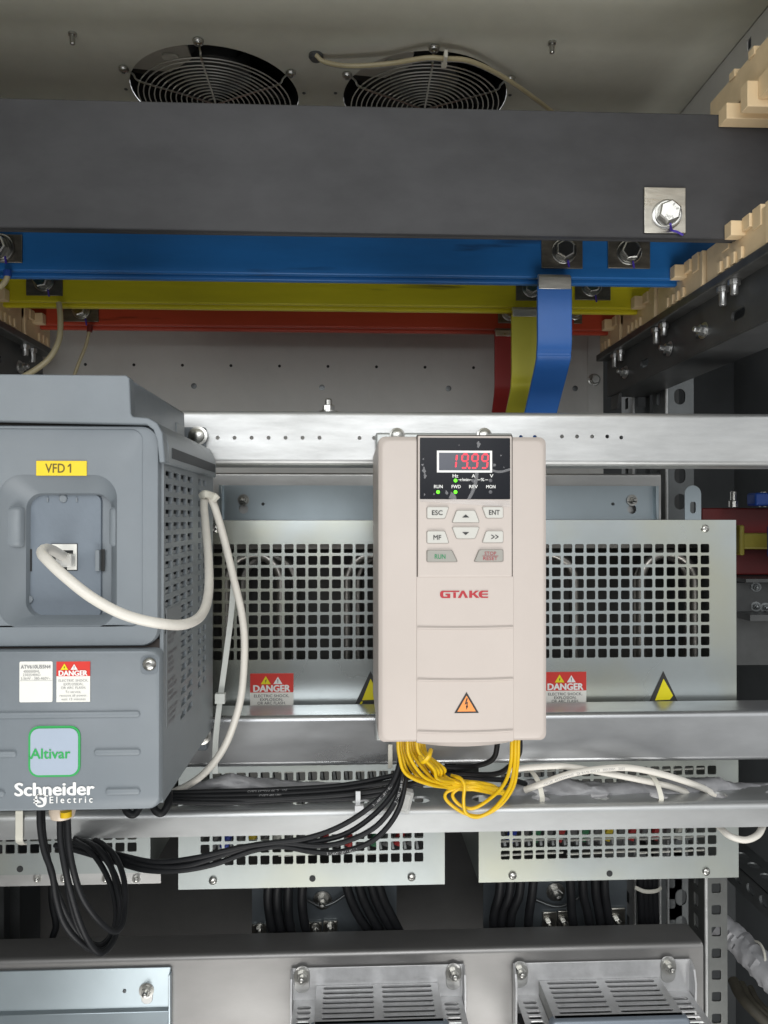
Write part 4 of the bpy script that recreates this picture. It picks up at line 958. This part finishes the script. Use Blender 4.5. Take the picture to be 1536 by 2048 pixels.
# peeling clear film
ff = MB()
R = []
for k in range(11):
    u = k/10; a = 840+u*180
    R.append([P(a, 998+u*3, yk-.0010-.0006*math.sin(k*1.1)), P(a, 1001+u*9+2*math.sin(k*2.1), yk-.0016-.001*math.sin(k*.9)), P(a, 1003+u*11, yk-.0009)])
ff.rings(R, False, False, closed=False).build('film_edge', FOLD, kp, smooth=60)
ff = MB()
R = [[P(950-16*u*u+w*7, 945+u*53, yp-.0004-.0004*math.sin(w*3)) for w in (0, .5, 1)] for u in [k/8 for k in range(9)]]
ff.rings(R, False, False, closed=False)
R = [[P(984+u*38, 938+3*math.sin(u*4)+w*5, yp-.0004-.0005*math.sin(w*3)) for w in (0, .5, 1)] for u in [k/8 for k in range(9)]]
ff.rings(R, False, False, closed=False)
for (bx, by, br) in ((957, 889, 5), (848, 940, 5), (850, 952, 4), (905, 992, 9), (893, 985, 4), (988, 930, 4), (1002, 911, 2), (847, 918, 2), (849, 989, 2), (868, 988, 2), (1008, 935, 1.5), (918, 890, 1.2), (845, 930, 3)):
    ff.face([P(bx+br*math.cos(a)*(.7+.3*math.sin(a*3+bx)), by+br*1.3*math.sin(a)*(.8+.3*math.cos(a*2+by)), yp-.0003) for a in [2*PI*i/14 for i in range(14)]])
ff.build('film_bubbles', FOLD, kp, smooth=60)
# maker's logo as drawn shapes
L0x, L0z, sc = 580, 1182, 4.15
lg = MB()
def lp(pts): lg.face([Vector((x2(740+u/4.151), D2-.0011, z2(1150+(v+30)/4.151-0))) for u, v in pts])
dy = 0
def L(pts): lp([(u, v-30) for u, v in pts])
L([(607, 129), (742, 129), (738, 140), (612, 140), (607, 146)])
L([(600, 129), (607, 129), (607, 172), (612, 178), (600, 190), (586, 182), (580, 168), (580, 148), (587, 135)])
L([(612, 178), (640, 178), (640, 166), (625, 166), (625, 154), (665, 154), (665, 190), (600, 190)])
L([(690, 143), (712, 143), (712, 189), (690, 189)])
L([(760, 129), (780, 129), (812, 189), (788, 189), (770, 150), (752, 189), (727, 189)])
L([(822, 129), (846, 129), (846, 189), (822, 189)])
L([(846, 156), (876, 129), (904, 129), (870, 154), (906, 189), (878, 189), (853, 163), (846, 167)])
L([(925, 129), (980, 129), (977, 140), (938, 140), (930, 146), (925, 154), (900, 154), (906, 138)])
L([(900, 154), (979, 154), (976, 164), (900, 164)])
L([(900, 164), (925, 164), (930, 174), (938, 179), (980, 179), (978, 190), (925, 190), (906, 181)])
lg.build('logo', mat('logo_red', (.42, .03, .04), .5, 0, 0), bdv, smooth=0)
# orange shock triangle
yy = D2-.0010
ot = MB().face([Vector((x2(908), yy, z2(1425.5))), Vector((x2(957), yy, z2(1425.5))), Vector((x2(932.5), yy, z2(1383.5)))]).build('shock_triangle', BLACKP, bdv, smooth=0)
MB().face([Vector((x2(914), yy-.0002, z2(1422.3))), Vector((x2(951), yy-.0002, z2(1422.3))), Vector((x2(932.5), yy-.0002, z2(1390.5)))]).build('orange_field', ORNG, ot, smooth=0)
b = MB()
def bl(pts): b.face([Vector((x2(u), yy-.0004, z2(v))) for u, v in pts])
bl([(932.3, 1396), (935, 1396), (931.8, 1405), (928.6, 1409)]); bl([(928.6, 1409), (931.8, 1404.5), (935, 1402.5), (934, 1413), (932.2, 1413), (932.4, 1406)]); bl([(930.8, 1411), (935.6, 1411), (932.6, 1419)])
b.build('lightning_bolt', BLACKP, ot, smooth=0)
# metal back plate and top ears
MB().box(X(751, .722), X(1025, .722), .7205, .7285, Z(1480, .722, 900), Z(866, .722, 900)).build('back_plate', mat('back_plate_grey', (.50, .52, .51), .4, .5, .05), bdv, .002)
for px in (794, 968):
    MB().lathe([(.0072, 0), (.0072, .0016), (.0055, .0022), (.005, .005), (.0025, .0062)], P(px, 871, .7203), (0, -1, 0), 20).build('screw', BOLT, bdv, smooth=50)

# ------------------------------------------------------------------ cables
wp = PP((138, 1119, .5478), (122, 1110, .535), (104, 1100, .508), (90, 1098, .490), (84, 1106, .478), (96, 1121, .468), (130, 1153, .462), (185, 1196, .460), (250, 1230, .462), (320, 1247, .470), (372, 1248, .488), (404, 1228, .515), (417, 1185, .55), (417, 1120, .59), (411, 1050, .625), (408, 1010, .645), (412, 995, .652), (421, 996, .655), (432, 1022, .66), (450, 1085, .665), (468, 1160, .67), (483, 1225, .675), (489, 1290, .68), (484, 1380, .685), (470, 1440, .69), (448, 1495, .695), (415, 1540, .703), (380, 1568, .715), (345, 1585, .725))
wc = thing('network_cable', 'white network cable looping from the grey drive socket down to the shelf', 'cable', wp[3])
o = MB().tube(catmull(wp, 8), .0033, 12).build('jacket', WCABLE, wc, smooth=60)
q = P(136, 1117, yb)
MB().box(q.x-.0050, q.x+.0058, yb-.010, yb-.0005, q.z-.0055, q.z+.0035).build('plug', CLEAR, wc, .0008)
MB().lathe([(.0037, 0), (.0044, .004), (.0042, .010)], P(131, 1116, .541), P(138, 1119, .5478)-P(122, 1110, .535), 12).build('strain_relief', WCABLE, wc)
tk = MB().tube(catmull(PP((402, 993, .648), (410, 988, .642), (424, 992, .648), (432, 997, .655)), 5), .0032, 8, flat=.6).tube(PP((425, 1000, .650), (435, 990, .650)), .003, 6).build('cable_tie', IVORY)
tag(tk, 'ivory cable tie holding the white cable to the vented side of the grey drive', 'cable tie')
ts = MB()
tp = catmull(PP((467, 1165, .700), (462, 1230, .703), (452, 1310, .706), (441, 1392, .708), (434, 1450, .710), (430, 1500, .712), (430, 1548, .715)), 6)
ts.rings([[p+Vector((-.0026, 0, 0)), p+Vector((.0026, 0, 0)), p+Vector((.0026, .0012, 0)), p+Vector((-.0026, .0012, 0))] for p in tp])
h = P(441, 1397, .706); ts.box(h.x-.0045, h.x+.0045, h.y-.004, h.y+.003, h.z-.004, h.z+.005)
tag(ts.build('cable_tie', mat('long_tie_nylon', (.58, .60, .57), .3, 0, .05), None, .0004), 'long upright nylon cable tie beside the white network cable', 'cable tie')

# black cables sweeping from the beige drive to below the grey one
blk = [
 [(803, 1490, .655), (797, 1535, .655), (778, 1575, .655), (735, 1618, .655), (675, 1655, .655), (610, 1677, .652), (540, 1686, .65), (470, 1697, .648), (390, 1716, .65), (310, 1724, .66), (240, 1710, .68), (170, 1692, .70), (130, 1684, .71)],
 [(810, 1490, .66), (806, 1545, .655), (792, 1600, .65), (755, 1650, .648), (700, 1680, .648), (640, 1692, .65), (570, 1686, .652), (510, 1690, .65), (440, 1712, .648), (370, 1732, .65), (300, 1733, .66), (230, 1716, .68), (160, 1694, .70), (120, 1688, .71)],
 [(815, 1490, .665), (811, 1560, .66), (794, 1625, .652), (750, 1678, .65), (690, 1702, .648), (630, 1704, .65), (560, 1693, .655), (500, 1703, .65), (430, 1728, .648), (360, 1741, .65), (290, 1740, .66), (225, 1722, .68), (150, 1700, .70), (110, 1690, .71)],
]
blk.append([(808, 1490, .668), (803, 1540, .662), (786, 1586, .658), (745, 1632, .656), (690, 1668, .655), (625, 1684, .656), (555, 1690, .657), (490, 1694, .656), (415, 1712, .656), (340, 1730, .66), (270, 1724, .67), (200, 1704, .69), (150, 1690, .705)])
prints = ['317492178A - 071', '3174921784 071', '317492178A - 071 -']
for k, p in enumerate(blk):
    pts = [P(*q) for q in p]
    lab = ('black cable sweeping down from the beige drive, uppermost of the three', 'black cable sweeping down from the beige drive, middle of the three', 'black cable sweeping down from the beige drive, lowest of the three', 'plain black cable sweeping down behind the printed ones from the beige drive')[k]
    o = cable('control_cable', pts, .0023, BCABLE, lab, 'cable', 'black cables from the beige drive')
    path = catmull(pts, 8)
    rp = list(reversed(pts))
    if k < 3: wraptext(o, rp, .0023, prints[k], .0037, (.30, .33, .265)[k])
# loops hanging below the grey drive
lp3 = [
 [(80, 1600, .57), (80, 1650, .568), (88, 1700, .566), (104, 1745, .566), (112, 1795, .568), (128, 1845, .572), (158, 1882, .58), (195, 1902, .595), (222, 1888, .61), (238, 1850, .625), (243, 1800, .64), (230, 1750, .655), (205, 1710, .67), (180, 1688, .685), (150, 1676, .70)],
 [(120, 1630, .565), (121, 1680, .564), (130, 1735, .563), (143, 1790, .566), (160, 1845, .572), (182, 1890, .582), (204, 1906, .592), (228, 1880, .61), (240, 1830, .628), (236, 1785, .64), (222, 1735, .655), (200, 1700, .67), (175, 1684, .69)],
 [(135, 1630, .565), (138, 1690, .564), (148, 1745, .565), (165, 1795, .57), (195, 1838, .58), (225, 1862, .595), (243, 1852, .605), (250, 1815, .62), (248, 1760, .637), (232, 1715, .66), (208, 1690, .68), (190, 1680, .69)],
]
lp3.append([(150, 1682, .69), (178, 1700, .675), (205, 1735, .66), (226, 1785, .645), (232, 1835, .63), (218, 1880, .615), (190, 1893, .60), (160, 1862, .592), (140, 1800, .588), (132, 1735, .586), (128, 1680, .585), (126, 1630, .585)])
lp3.append([(84, 1600, .60), (86, 1660, .60), (94, 1710, .60), (110, 1770, .60), (134, 1830, .605), (166, 1876, .61), (200, 1890, .62), (226, 1862, .632), (236, 1810, .645), (230, 1760, .66), (214, 1712, .675), (190, 1688, .69), (160, 1680, .70)])
for k, p in enumerate(lp3):
    cable('motor_cable', [P(*q) for q in p], .00225, BCABLE, ('black cable loop hanging under the grey drive, leftmost of the three', 'black cable loop hanging under the grey drive, middle one from the gland', 'black cable loop hanging under the grey drive, rightmost one from the gland', 'black cable loop behind the gland loops under the grey drive', 'black cable loop just behind the leftmost loop under the grey drive')[k], 'cable', 'black loops under the grey drive', 12)
cable('motor_cable', PP((104, 1740, .93), (104, 1800, .93), (112, 1850, .93), (104, 1885, .93), (110, 1950, .94)), .004, BCABLE, 'shadowed black cable hanging behind the loops under the grey drive', 'cable')
# black bundle along the shelf
shb = [
 [(330, 1586, .712), (440, 1583, .712), (560, 1579, .712), (680, 1571, .712), (770, 1555, .712), (840, 1538, .715), (910, 1535, .715), (960, 1530, .70), (988, 1515, .69), (996, 1480, .68)],
 [(330, 1592, .708), (440, 1592, .708), (560, 1588, .708), (680, 1580, .708), (770, 1566, .708), (840, 1552, .712), (920, 1548, .712), (990, 1548, .70), (1022, 1530, .69), (1038, 1508, .68), (1040, 1478, .675)],
 [(330, 1598, .704), (440, 1600, .704), (560, 1597, .704), (680, 1590, .704), (760, 1580, .706), (830, 1566, .71), (900, 1556, .712), (970, 1558, .71), (1040, 1564, .725), (1070, 1585, .75), (1080, 1620, .775)],
 [(330, 1603, .700), (450, 1606, .702), (560, 1600, .706), (680, 1598, .706), (750, 1590, .708), (820, 1572, .71), (880, 1560, .712), (930, 1552, .714)],
]
for k, p in enumerate(shb):
    o = cable('shelf_cable', [P(*q) for q in p], .0024, BCABLE, ('black cable along the shelf that rises to the beige drive nearest the lit wires', 'black cable along the shelf that rises behind the right yellow wires', 'black cable along the shelf that runs on under the white cables', 'black cable along the shelf front that ends among the yellow wires')[k], 'cable', 'black cables along the shelf')
    if k < 2: wraptext(o, [P(*q) for q in p], .0024, ('CABLE YELLOW 4X1.5   VDE', 'CABLE 450/750V')[k], .0034, (.075, .085)[k])
for q in ((262, 1615), (318, 1612)):
    cable('cable_end', PP((q[0]-14, q[1]-12, .66), (q[0]-8, q[1]+8, .655), (q[0]+6, q[1]+14, .655), (q[0]+18, q[1]-4, .66), (q[0]+20, q[1]-30, .67)), .0032, BCABLE, 'black cable bend showing below the grey drive beside its corner' if q[0] > 300 else 'black cable bend peeping out under the grey drive bottom edge', 'cable')
# yellow wires
random.seed(11)
for k in range(12):
    j = lambda q: random.uniform(-q, q)
    a = 796+k*4.6; yy = .625+.007*(k % 4); u = k/11; sag = 26*(1-u)
    pts = [(a, 1478, yy), (a+2+5*u, 1508+j(3), yy+.006), (a+16+26*u, 1534+sag*.5+j(5), yy+.018), (858+28*u+j(5), 1552+sag*.7+j(4), yy+.032), (905+12*u, 1562+sag*.5+j(4), .688+j(.003)), (950+j(6), 1566+sag*.5+j(5), .692), (985+j(10), 1574+sag*.4+j(4), .698), (1012+j(10), 1588+j(5), .708)]
    cable('yellow_wire', [P(*q) for q in pts], .0015, YWIRE, 'thin yellow wire in the bundle leaving the left underside of the beige drive', 'wire', 'yellow wires looping under the beige drive', 8)
for pts in ([(1024, 1478, .625), (1021, 1530, .640), (1007, 1570, .664), (975, 1601, .684), (945, 1617, .690), (922, 1611, .690), (908, 1598, .690), (906, 1587, .690), (920, 1577, .690), (955, 1572, .692), (1000, 1586, .704)],
            [(1031, 1478, .625), (1029, 1530, .640), (1019, 1575, .664), (990, 1615, .684), (957, 1634, .688), (932, 1626, .687), (927, 1600, .684), (929, 1572, .680), (921, 1557, .682), (903, 1551, .690)],
            [(1037, 1478, .628), (1035, 1530, .643), (1026, 1575, .666), (1000, 1611, .684), (965, 1631, .689), (932, 1628, .689), (903, 1610, .689), (890, 1594, .689), (897, 1582, .690), (925, 1577, .691), (965, 1580, .694)]):
    cable('yellow_wire', [P(*q) for q in pts], .0016, YWIRE, 'thin yellow wire rising to the right underside of the beige drive', 'wire', 'yellow wires rising at the right', 8)
tag(MB().tube(catmull(PP((862, 1500, .60), (858, 1512, .592), (846, 1524, .592), (840, 1514, .60)), 5), .0018, 6).build('cable_tie', YWIRE), 'yellow tie tail sticking up from the yellow wires', 'cable tie')
tag(MB().box(X(776, .722), X(785, .722), .7215, .7232, Z(1538, .722), Z(1490, .722)).build('cable_tie', IVORY, None, .0004), 'flat nylon tie hanging behind the left corner of the beige drive', 'cable tie')
# clear plug lying on the shelf
q = P(808, 1598, .70)
tag(MB().box(-.007, .007, -.005, .005, -.011, .009, Matrix.Translation(q) @ Matrix.Rotation(.25, 4, 'Y')).box(-.0045, .0045, -.007, -.005, -.008, .007, Matrix.Translation(q) @ Matrix.Rotation(.25, 4, 'Y')).build('clear_plug', CLEAR, None, .0008), 'small clear plastic plug beside the yellow wires on the shelf', 'plug')
# ties on the shelf
zt = Z(1618, YS)
def shelf_tie(px, lab):
    q = PZ(px, 1603, zt)
    pts = catmull([q+Vector((0, .002, -.004)), q+Vector((0, -.001, .004)), q+Vector((-.002, .006, .016)), q+Vector((-.006, .018, .022)), q+Vector((-.010, .034, .02))], 5)
    o = MB().rings([[p+Vector((-.0023, 0, 0)), p+Vector((.0023, 0, 0)), p+Vector((.0023, .001, .001)), p+Vector((-.0023, .001, .001))] for p in pts]).build('cable_tie', IVORY, None, .0003)
    return tag(o, lab, 'cable tie', 'ties through the shelf holes')
shelf_tie(1084, 'white cable tie through the shelf hole nearest the yellow wires'); shelf_tie(1322, 'white cable tie through the shelf hole under the right white cables')
q = P(716, 1610, .70)
tag(MB().box(q.x-.0022, q.x+.0022, .6950, .6962, q.z-.001, q.z+.014).box(q.x-.003, q.x+.005, .692, .6985, q.z-.004, q.z+.002).build('cable_tie', mat('frosted_nylon', (.62, .63, .64), .25, 0, .05), None, .0004), 'frosted cable tie around the black cables on the shelf', 'cable tie')
q = P(38, 1650, .695)
b_ = MB(); tp = [P(38, 1616, .712), P(38, 1621, .699), P(38, 1628, .6975), P(38, 1660, .6972), P(38, 1680, .6978), P(40, 1686, .704), P(46, 1690, .715)]
b_.rings([[p+Vector((-.0032, 0, 0)), p+Vector((.0032, 0, 0)), p+Vector((.0032, .0008, .0010)), p+Vector((-.0032, .0008, .0010))] for p in catmull(tp, 5)])
tag(b_.build('cable_tie', IVORY, None, .0003), 'broad ivory cable tie wrapped over the shelf below the grey drive', 'cable tie')
# white cables on the shelf at right
w1 = PP((1020, 1540, .715), (1060, 1535, .712), (1130, 1533, .712), (1210, 1546, .712), (1290, 1562, .715), (1350, 1576, .722), (1400, 1598, .742), (1440, 1640, .775))
w2 = PP((1050, 1580, .720), (1085, 1567, .712), (1140, 1548, .706), (1200, 1538, .704), (1260, 1536, .704), (1330, 1550, .708), (1400, 1574, .722), (1450, 1600, .748), (1490, 1640, .775))
o = cable('white_cable', w1, .0029, WCABLE, 'white cable on the shelf passing beneath the printed white cable', 'cable', 'white cables on the shelf')
o = cable('white_cable', w2, .0031, WCABLE, 'white printed cable arching over the shelf right of the yellow wires', 'cable', 'white cables on the shelf')
wraptext(o, w2, .0031, 'CAT5E  4X2X24AWG   ZR RVVP 4X0.75   300/500V   2022', .0036, .02)
cable('white_cable', PP((1425, 1640, .735), (1440, 1655, .725), (1460, 1672, .715), (1490, 1680, .712), (1515, 1670, .715), (1526, 1650, .722), (1530, 1630, .735)), .0031, WCABLE, 'white cable loop hanging below the right end of the shelf', 'cable')
# crumpled grey wrap along the shelf
random.seed(5)
def wrap(pts, r, lab, name='plastic_wrap'):
    path = catmull(pts, 10); p0 = random.random()*6
    def rf(i, k): return r*(.80+.20*math.sin(i*.23+k*.9+p0)+.13*math.sin(i*.41-k*1.35)+.08*math.sin(i*1.1+k*2.2)+.05*random.random())
    o = MB().tube(path, r, 14, rf=rf, flat=1.0).build(name, SLEEVE, None, smooth=70)
    return tag(o, lab, 'plastic wrap', 'crumpled grey wrap on the shelf')
wrap(PP((360, 1588, .738), (420, 1572, .735), (470, 1568, .735), (560, 1576, .735), (680, 1580, .737), (760, 1588, .737)), .0085, 'crumpled grey plastic wrap on the shelf behind the black cables')
wrap(PP((1020, 1580, .738), (1080, 1578, .735), (1140, 1580, .735), (1210, 1582, .735), (1290, 1586, .735), (1350, 1578, .735), (1410, 1572, .738), (1460, 1586, .74), (1560, 1592, .742)), .0105, 'crumpled grey plastic wrap on the shelf under the white cables')
# sensing wires at upper left
cable('sense_wire', PP((118, 606, .90), (121, 640, .895), (118, 680, .89), (100, 715, .885), (70, 740, .88), (30, 762, .87)), .0033, TANWIRE, 'thick tan wire hanging from the yellow busbar at the left', 'wire')
cable('sense_wire', PP((180, 655, 1.005), (172, 690, 1.005), (158, 725, 1.005), (145, 760, 1.005)), .0022, TANWIRE, 'thin tan wire slanting down from the red busbar at the left', 'wire')
tag(MB().tube(PP((180, 650, 1.005), (179, 664, 1.005)), .0036, 10).build('wire_ferrule', RBUS), 'red ferrule at the top of the thin tan wire', 'ferrule')
cable('sense_wire', PP((16, 548, .79), (12, 560, .79), (2, 572, .788), (-20, 582, .785)), .0028, TANWIRE, 'short tan wire leaving the blue busbar at the left edge', 'wire')
tag(MB().tube(PP((15, 541, .79), (15, 553, .79)), .004, 10).build('wire_ferrule', BLUEC), 'blue ferrule under the blue busbar at the left edge', 'ferrule')

# ------------------------------------------------------------------ lower left plate and the two power supplies
yp0 = YBM-.003
t = thing('mounting_plate', 'pale blue zinc plate with a keyhole bolt at the lower left', 'plate', (X(100, yp0), yp0, Z(2100, yp0)))
MB().box(X(-120, yp0), X(343, yp0), yp0, yp0+.002, Z(2018, yp0, 200), Z(1938, yp0, 200)).build('upper_panel', ZINCB, t, .0006)
z_ = Z(2016, yp0, 200)
MB().rings([[Vector((xx, a, b)) for a, b in ((yp0+.001, z_), (yp0-.004, z_-.003), (yp0-.02, z_-.06), (yp0-.018, z_-.06), (yp0-.002, z_-.003))] for xx in (X(-120, yp0), X(341, yp0))]).build('lower_panel', ZINCB, t, .0005)
MB().box(X(341, yp0), X(345, yp0), yp0-.006, yp0+.002, Z(2060, yp0), Z(1935, yp0)).build('edge_fold', ZINCB, t, .0005)
kx = P(294, 1985, yp0)
MB().loft([(kx.x, kx.z-.001, .0125, .023, .006, yp0-.0002), (kx.x, kx.z-.001, .0118, .022, .006, yp0-.0006)]).build('keyhole', GALVW, t)
nutstud(t, P(293, 1981, yp0-.0006), (.05, -1, .1), .0052)
screw(t, P(249, 1982, yp0-.0002), (0, -1, 0), .002, DKSTEEL)
def psu(pxl, pxr, pyt, bolts, bx0, bx1, lab):
    y = YBM-.002
    xl, xr = X(pxl, y), X(pxr, y); zt = Z(pyt, y, (pxl+pxr)/2)
    t = thing('power_supply', lab, 'power supply', ((xl+xr)/2, y, zt-.16), 'power supplies on the bottom beam')
    MB().box(xl, xr, y-.0015, y, zt-.16, zt).build('back_plate', ALU, t, .0006)
    for x in (xl, xr): MB().prism([(y-.001, zt), (y-.012, zt-.006), (y-.016, zt-.02), (y-.014, zt-.07), (y-.001, zt-.07)], x-.0012, x+.0012, lambda u, v, w: Vector((w, u, v))).build('side_ear', ALU, t, .0004)
    for b in bolts:
        c = P(b[0], b[1]+2, y-.0015)
        MB().loft([(c.x, c.z-.002, .017, .030, .008, y-.0016), (c.x, c.z-.002, .016, .029, .0078, y-.0022)]).build('keyhole', GALVW, t)
        nutstud(t, Vector((c.x, y-.0022, c.z+.002)), (.02, -1, .15), .0058)
    # slotted top
    y0, y1 = y-.067, y-.002; ztop = Z(1966 if pxl < 900 else 1956, y, (bx0+bx1)/2); xa, xb = X(bx0, y), X(bx1, y)
    n = 7; vs = [y0]+[y0+.005+k*.0084 for k in range(n+1)]+[y1]; cxm = (xa+xb)/2
    us = [xa, xa+.007, cxm-.002, cxm+.002, xb-.007, xb]
    us = [xa, xa+.006, cxm-.003, cxm+.003, xb-.006, xb]
    L_ = (cxm-.003-xa-.006)/2
    MB().plate(us, vs, {(i, j+1): sup(L_-.0015, .0024, 4) for i in (1, 3) for j in range(n)}, XY(ztop), .0015, 24).build('slotted_top', ALU, t)
    for q0 in (xa, xb-.0015): MB().box(q0, q0+.0015, y0, y1, ztop-.16, ztop-.0016).build('side_panel', mat('psu_side', (.40, .40, .38), .45, .7, .1, 50), t)
    MB().box(xa+.004, xb-.004, y0+.01, y1-.004, ztop-.15, ztop-.03).build('inner_board', DARK, t)
    MB().loft([(cxm, ztop-.075, xb-xa+.010, .15, .006, y0+.004), (cxm, ztop-.075, xb-xa+.010, .15, .006, y0-.004), (cxm, ztop-.075, xb-xa+.006, .146, .005, y0-.006)], True, True).build('front_lid', BLUEGREY, t, smooth=50)
    # lower side wings with small vents
    zw = ztop-.016
    for (u0, u1) in ((xl+.002, xa-.0006), (xb+.0006, xr-.002)):
        nn = 6; vv = [y0+.003]+[y0+.006+k*.0084 for k in range(nn+1)]+[y-.0017]
        MB().plate([u0, u1], vv, {(0, j+1): sup((u1-u0)*.30, .0028, 4) for j in range(nn)}, XY(zw), .0015, 16).build('vent_wing', ALU, t)
        MB().box(u0, u1, y0+.005, y-.002, zw-.10, zw-.02).build('wing_core', DARK, t)
    # round lugs in front
    for x in (xl-.010, xr+.004):
        c = Vector((x, y0-.002, ztop-.040))
        MB().lathe([(.020, -.0012), (.020, .0012)], c, (1, 0, 0), 28).build('round_lug', ALU, t, .0004)
    return t
psu(585, 926, 1931, ((604, 1953), (907, 1947)), 634, 874, 'aluminium power supply with slotted top, nearer the middle of the bottom beam')
psu(1026, 1377, 1921, ((1040, 1943), (1336, 1933)), 1076, 1314, 'aluminium power supply with slotted top, beside the right upright')

# ------------------------------------------------------------------ right hand neighbour bay
t = thing('lifting_tab', 'pale zinc tab with an oval hole behind the right resistor box', 'tab', P(1386, 1040, .93))
c = P(1386, 1010, .93)
MB().plate([c.x-.0102, c.x+.0102], [c.z-.03, c.z+.014], {(0, 0): (sup(.0036, .0075, 2.4), c.x, c.z-.003)}, XZ(.93), .002).loft([(c.x, c.z+.014, .0203, .0203, .0101, .9301), (c.x, c.z+.014, .0203, .0203, .0101, .9319)], True, True).build('tab_plate', ZINCB, t)
yr = 1.02
tag(MB().box(X(1404, yr), .9, yr, yr+.012, Z(1075, yr, 1450), Z(1016, yr, 1450)).build('red_busbar', RBUS, None, .002), 'dark red upper bar in the shadowed bay beside the right resistor box', 'busbar', 'red bars in the neighbouring bay')
tag(MB().box(X(1404, yr), .9, yr, yr+.012, Z(1150, yr, 1450), Z(1096, yr, 1450)).build('red_busbar', RBUS, None, .002), 'dark red lower bar in the shadowed bay beside the right resistor box', 'busbar', 'red bars in the neighbouring bay')
tag(MB().box(X(1472, .99), X(1482, .99), .98, 1.0, Z(1110, .99, 1470), Z(1050, .99, 1470)).box(X(1480, .99), .72, .985, .995, Z(1098, .99, 1470), Z(1066, .99, 1470)).build('yellow_clamp', mat('dull_yellow', (.20, .17, .02), .5, 0, .08), None, .002), 'yellow clamp between the two dark red bars', 'clamp')
tag(MB().box(X(1500, .99), .74, .975, 1.0, Z(1012, .99, 1500), Z(986, .99, 1500)).box(X(1532, .95), .70, .94, .95, Z(1115, .95, 1530), Z(1050, .95, 1530)).build('blue_connector', BLUEC, None, .003), 'blue connector above the dark red bars at the right edge', 'connector')
for k, px in enumerate((1467, 1528)):
    tag(MB().lathe([(.006, 0), (.006, .008), (.004, .009), (.004, .02), (.003, .021)], P(px, 1014, 1.0), (0, 0, 1), 10).build('terminal_stud', BOLT), ('steel terminal stud on the red bar left of the blue connector', 'steel terminal stud in front of the blue connector')[k], 'stud')
t = thing('bay_shelf', 'dark steel shelf with bolts in the neighbouring bay at the right', 'shelf', P(1500, 1160, 1.0))
MB().box(X(1476, .99)+.0, .9, .97, 1.2, Z(1165, .97, 1500), Z(1158, .97, 1500)).build('shelf_plate', BLKPAINT, t)
MB().box(X(1476, .99), .9, 1.0, 1.004, Z(1330, 1.0, 1500), Z(1166, 1.0, 1500)).build('shelf_web', BLKPAINT, t)
MB().box(X(1476, .99), .9, .96, 1.0, Z(1242, .96, 1500), Z(1230, .96, 1500)).build('lower_shelf_plate', BLKPAINT, t)
for q in ((1512, 1174), (1512, 1213), (1531, 1215)): nutstud(t, P(*q, .999), (-.3, -1, 0), .0042, DKSTEEL)
# lower right perforated angle and wrapped bundle
t = thing('slanted_angle', 'dark perforated angle running back at the lower right edge', 'bracket', P(1500, 1760, .85))
a, b = P(1478, 1742, 1.0), P(1600, 1850, .80)
dv = (b-a); n = 6
ang = math.atan2(dv.x, dv.y)
x_ = .56
MB().plate([.70+.03*k for k in range(13)], [-.47, -.44], {(k, 0): sup(.009, .006, 3) for k in range(12)}, (lambda u, v, w: Vector((.488+w, u, v))), .003).build('web', DKSTEEL, t)
MB().plate([.488, .53], [.70+.03*k for k in range(13)], {(0, k): sup(.007, .009, 3) for k in range(12)}, XY(-.4395), .002).build('flange', DKSTEEL, t)
random.seed(9)
o = MB().tube(catmull(PP((1440, 1850, .98), (1480, 1888, .96), (1520, 1930, .93), (1570, 1985, .90)), 8), .017, 14, rf=lambda i, k: .017*(.85+.25*random.random())).build('wrapped_bundle', mat('wrapped_grey', (.30, .30, .31), .4, 0, .2, 40, .3))
tag(o, 'grey plastic wrapped cable bundle in the lower right corner', 'cable bundle')
tag(MB().loop([P(1512, 1918, .935)+Vector((math.cos(q)*.006, math.sin(q)*.018, math.sin(q)*.002+math.cos(q)*.018)) for q in [2*PI*i/20 for i in range(20)]], .0016).build('cable_tie', IVORY), 'white cable tie around the grey wrapped bundle', 'cable tie')
for k, (a, b) in enumerate(((1466, 1560), (1482, 1580), (1500, 1600))):
    cable('shadowed_cable', PP((a, 1960+8*k, 1.02), (a+14, 1990+6*k, 1.0), (a+40, 2020+4*k, .98), (b, 2070, .96)), .007-.001*k, BROWN, ('brownish cable in the shadow of the lower right corner, leftmost of three', 'brownish cable in the shadow of the lower right corner, middle of three', 'brownish cable in the shadow of the lower right corner, rightmost of three')[k], 'cable', 'shadowed cables in the corner')
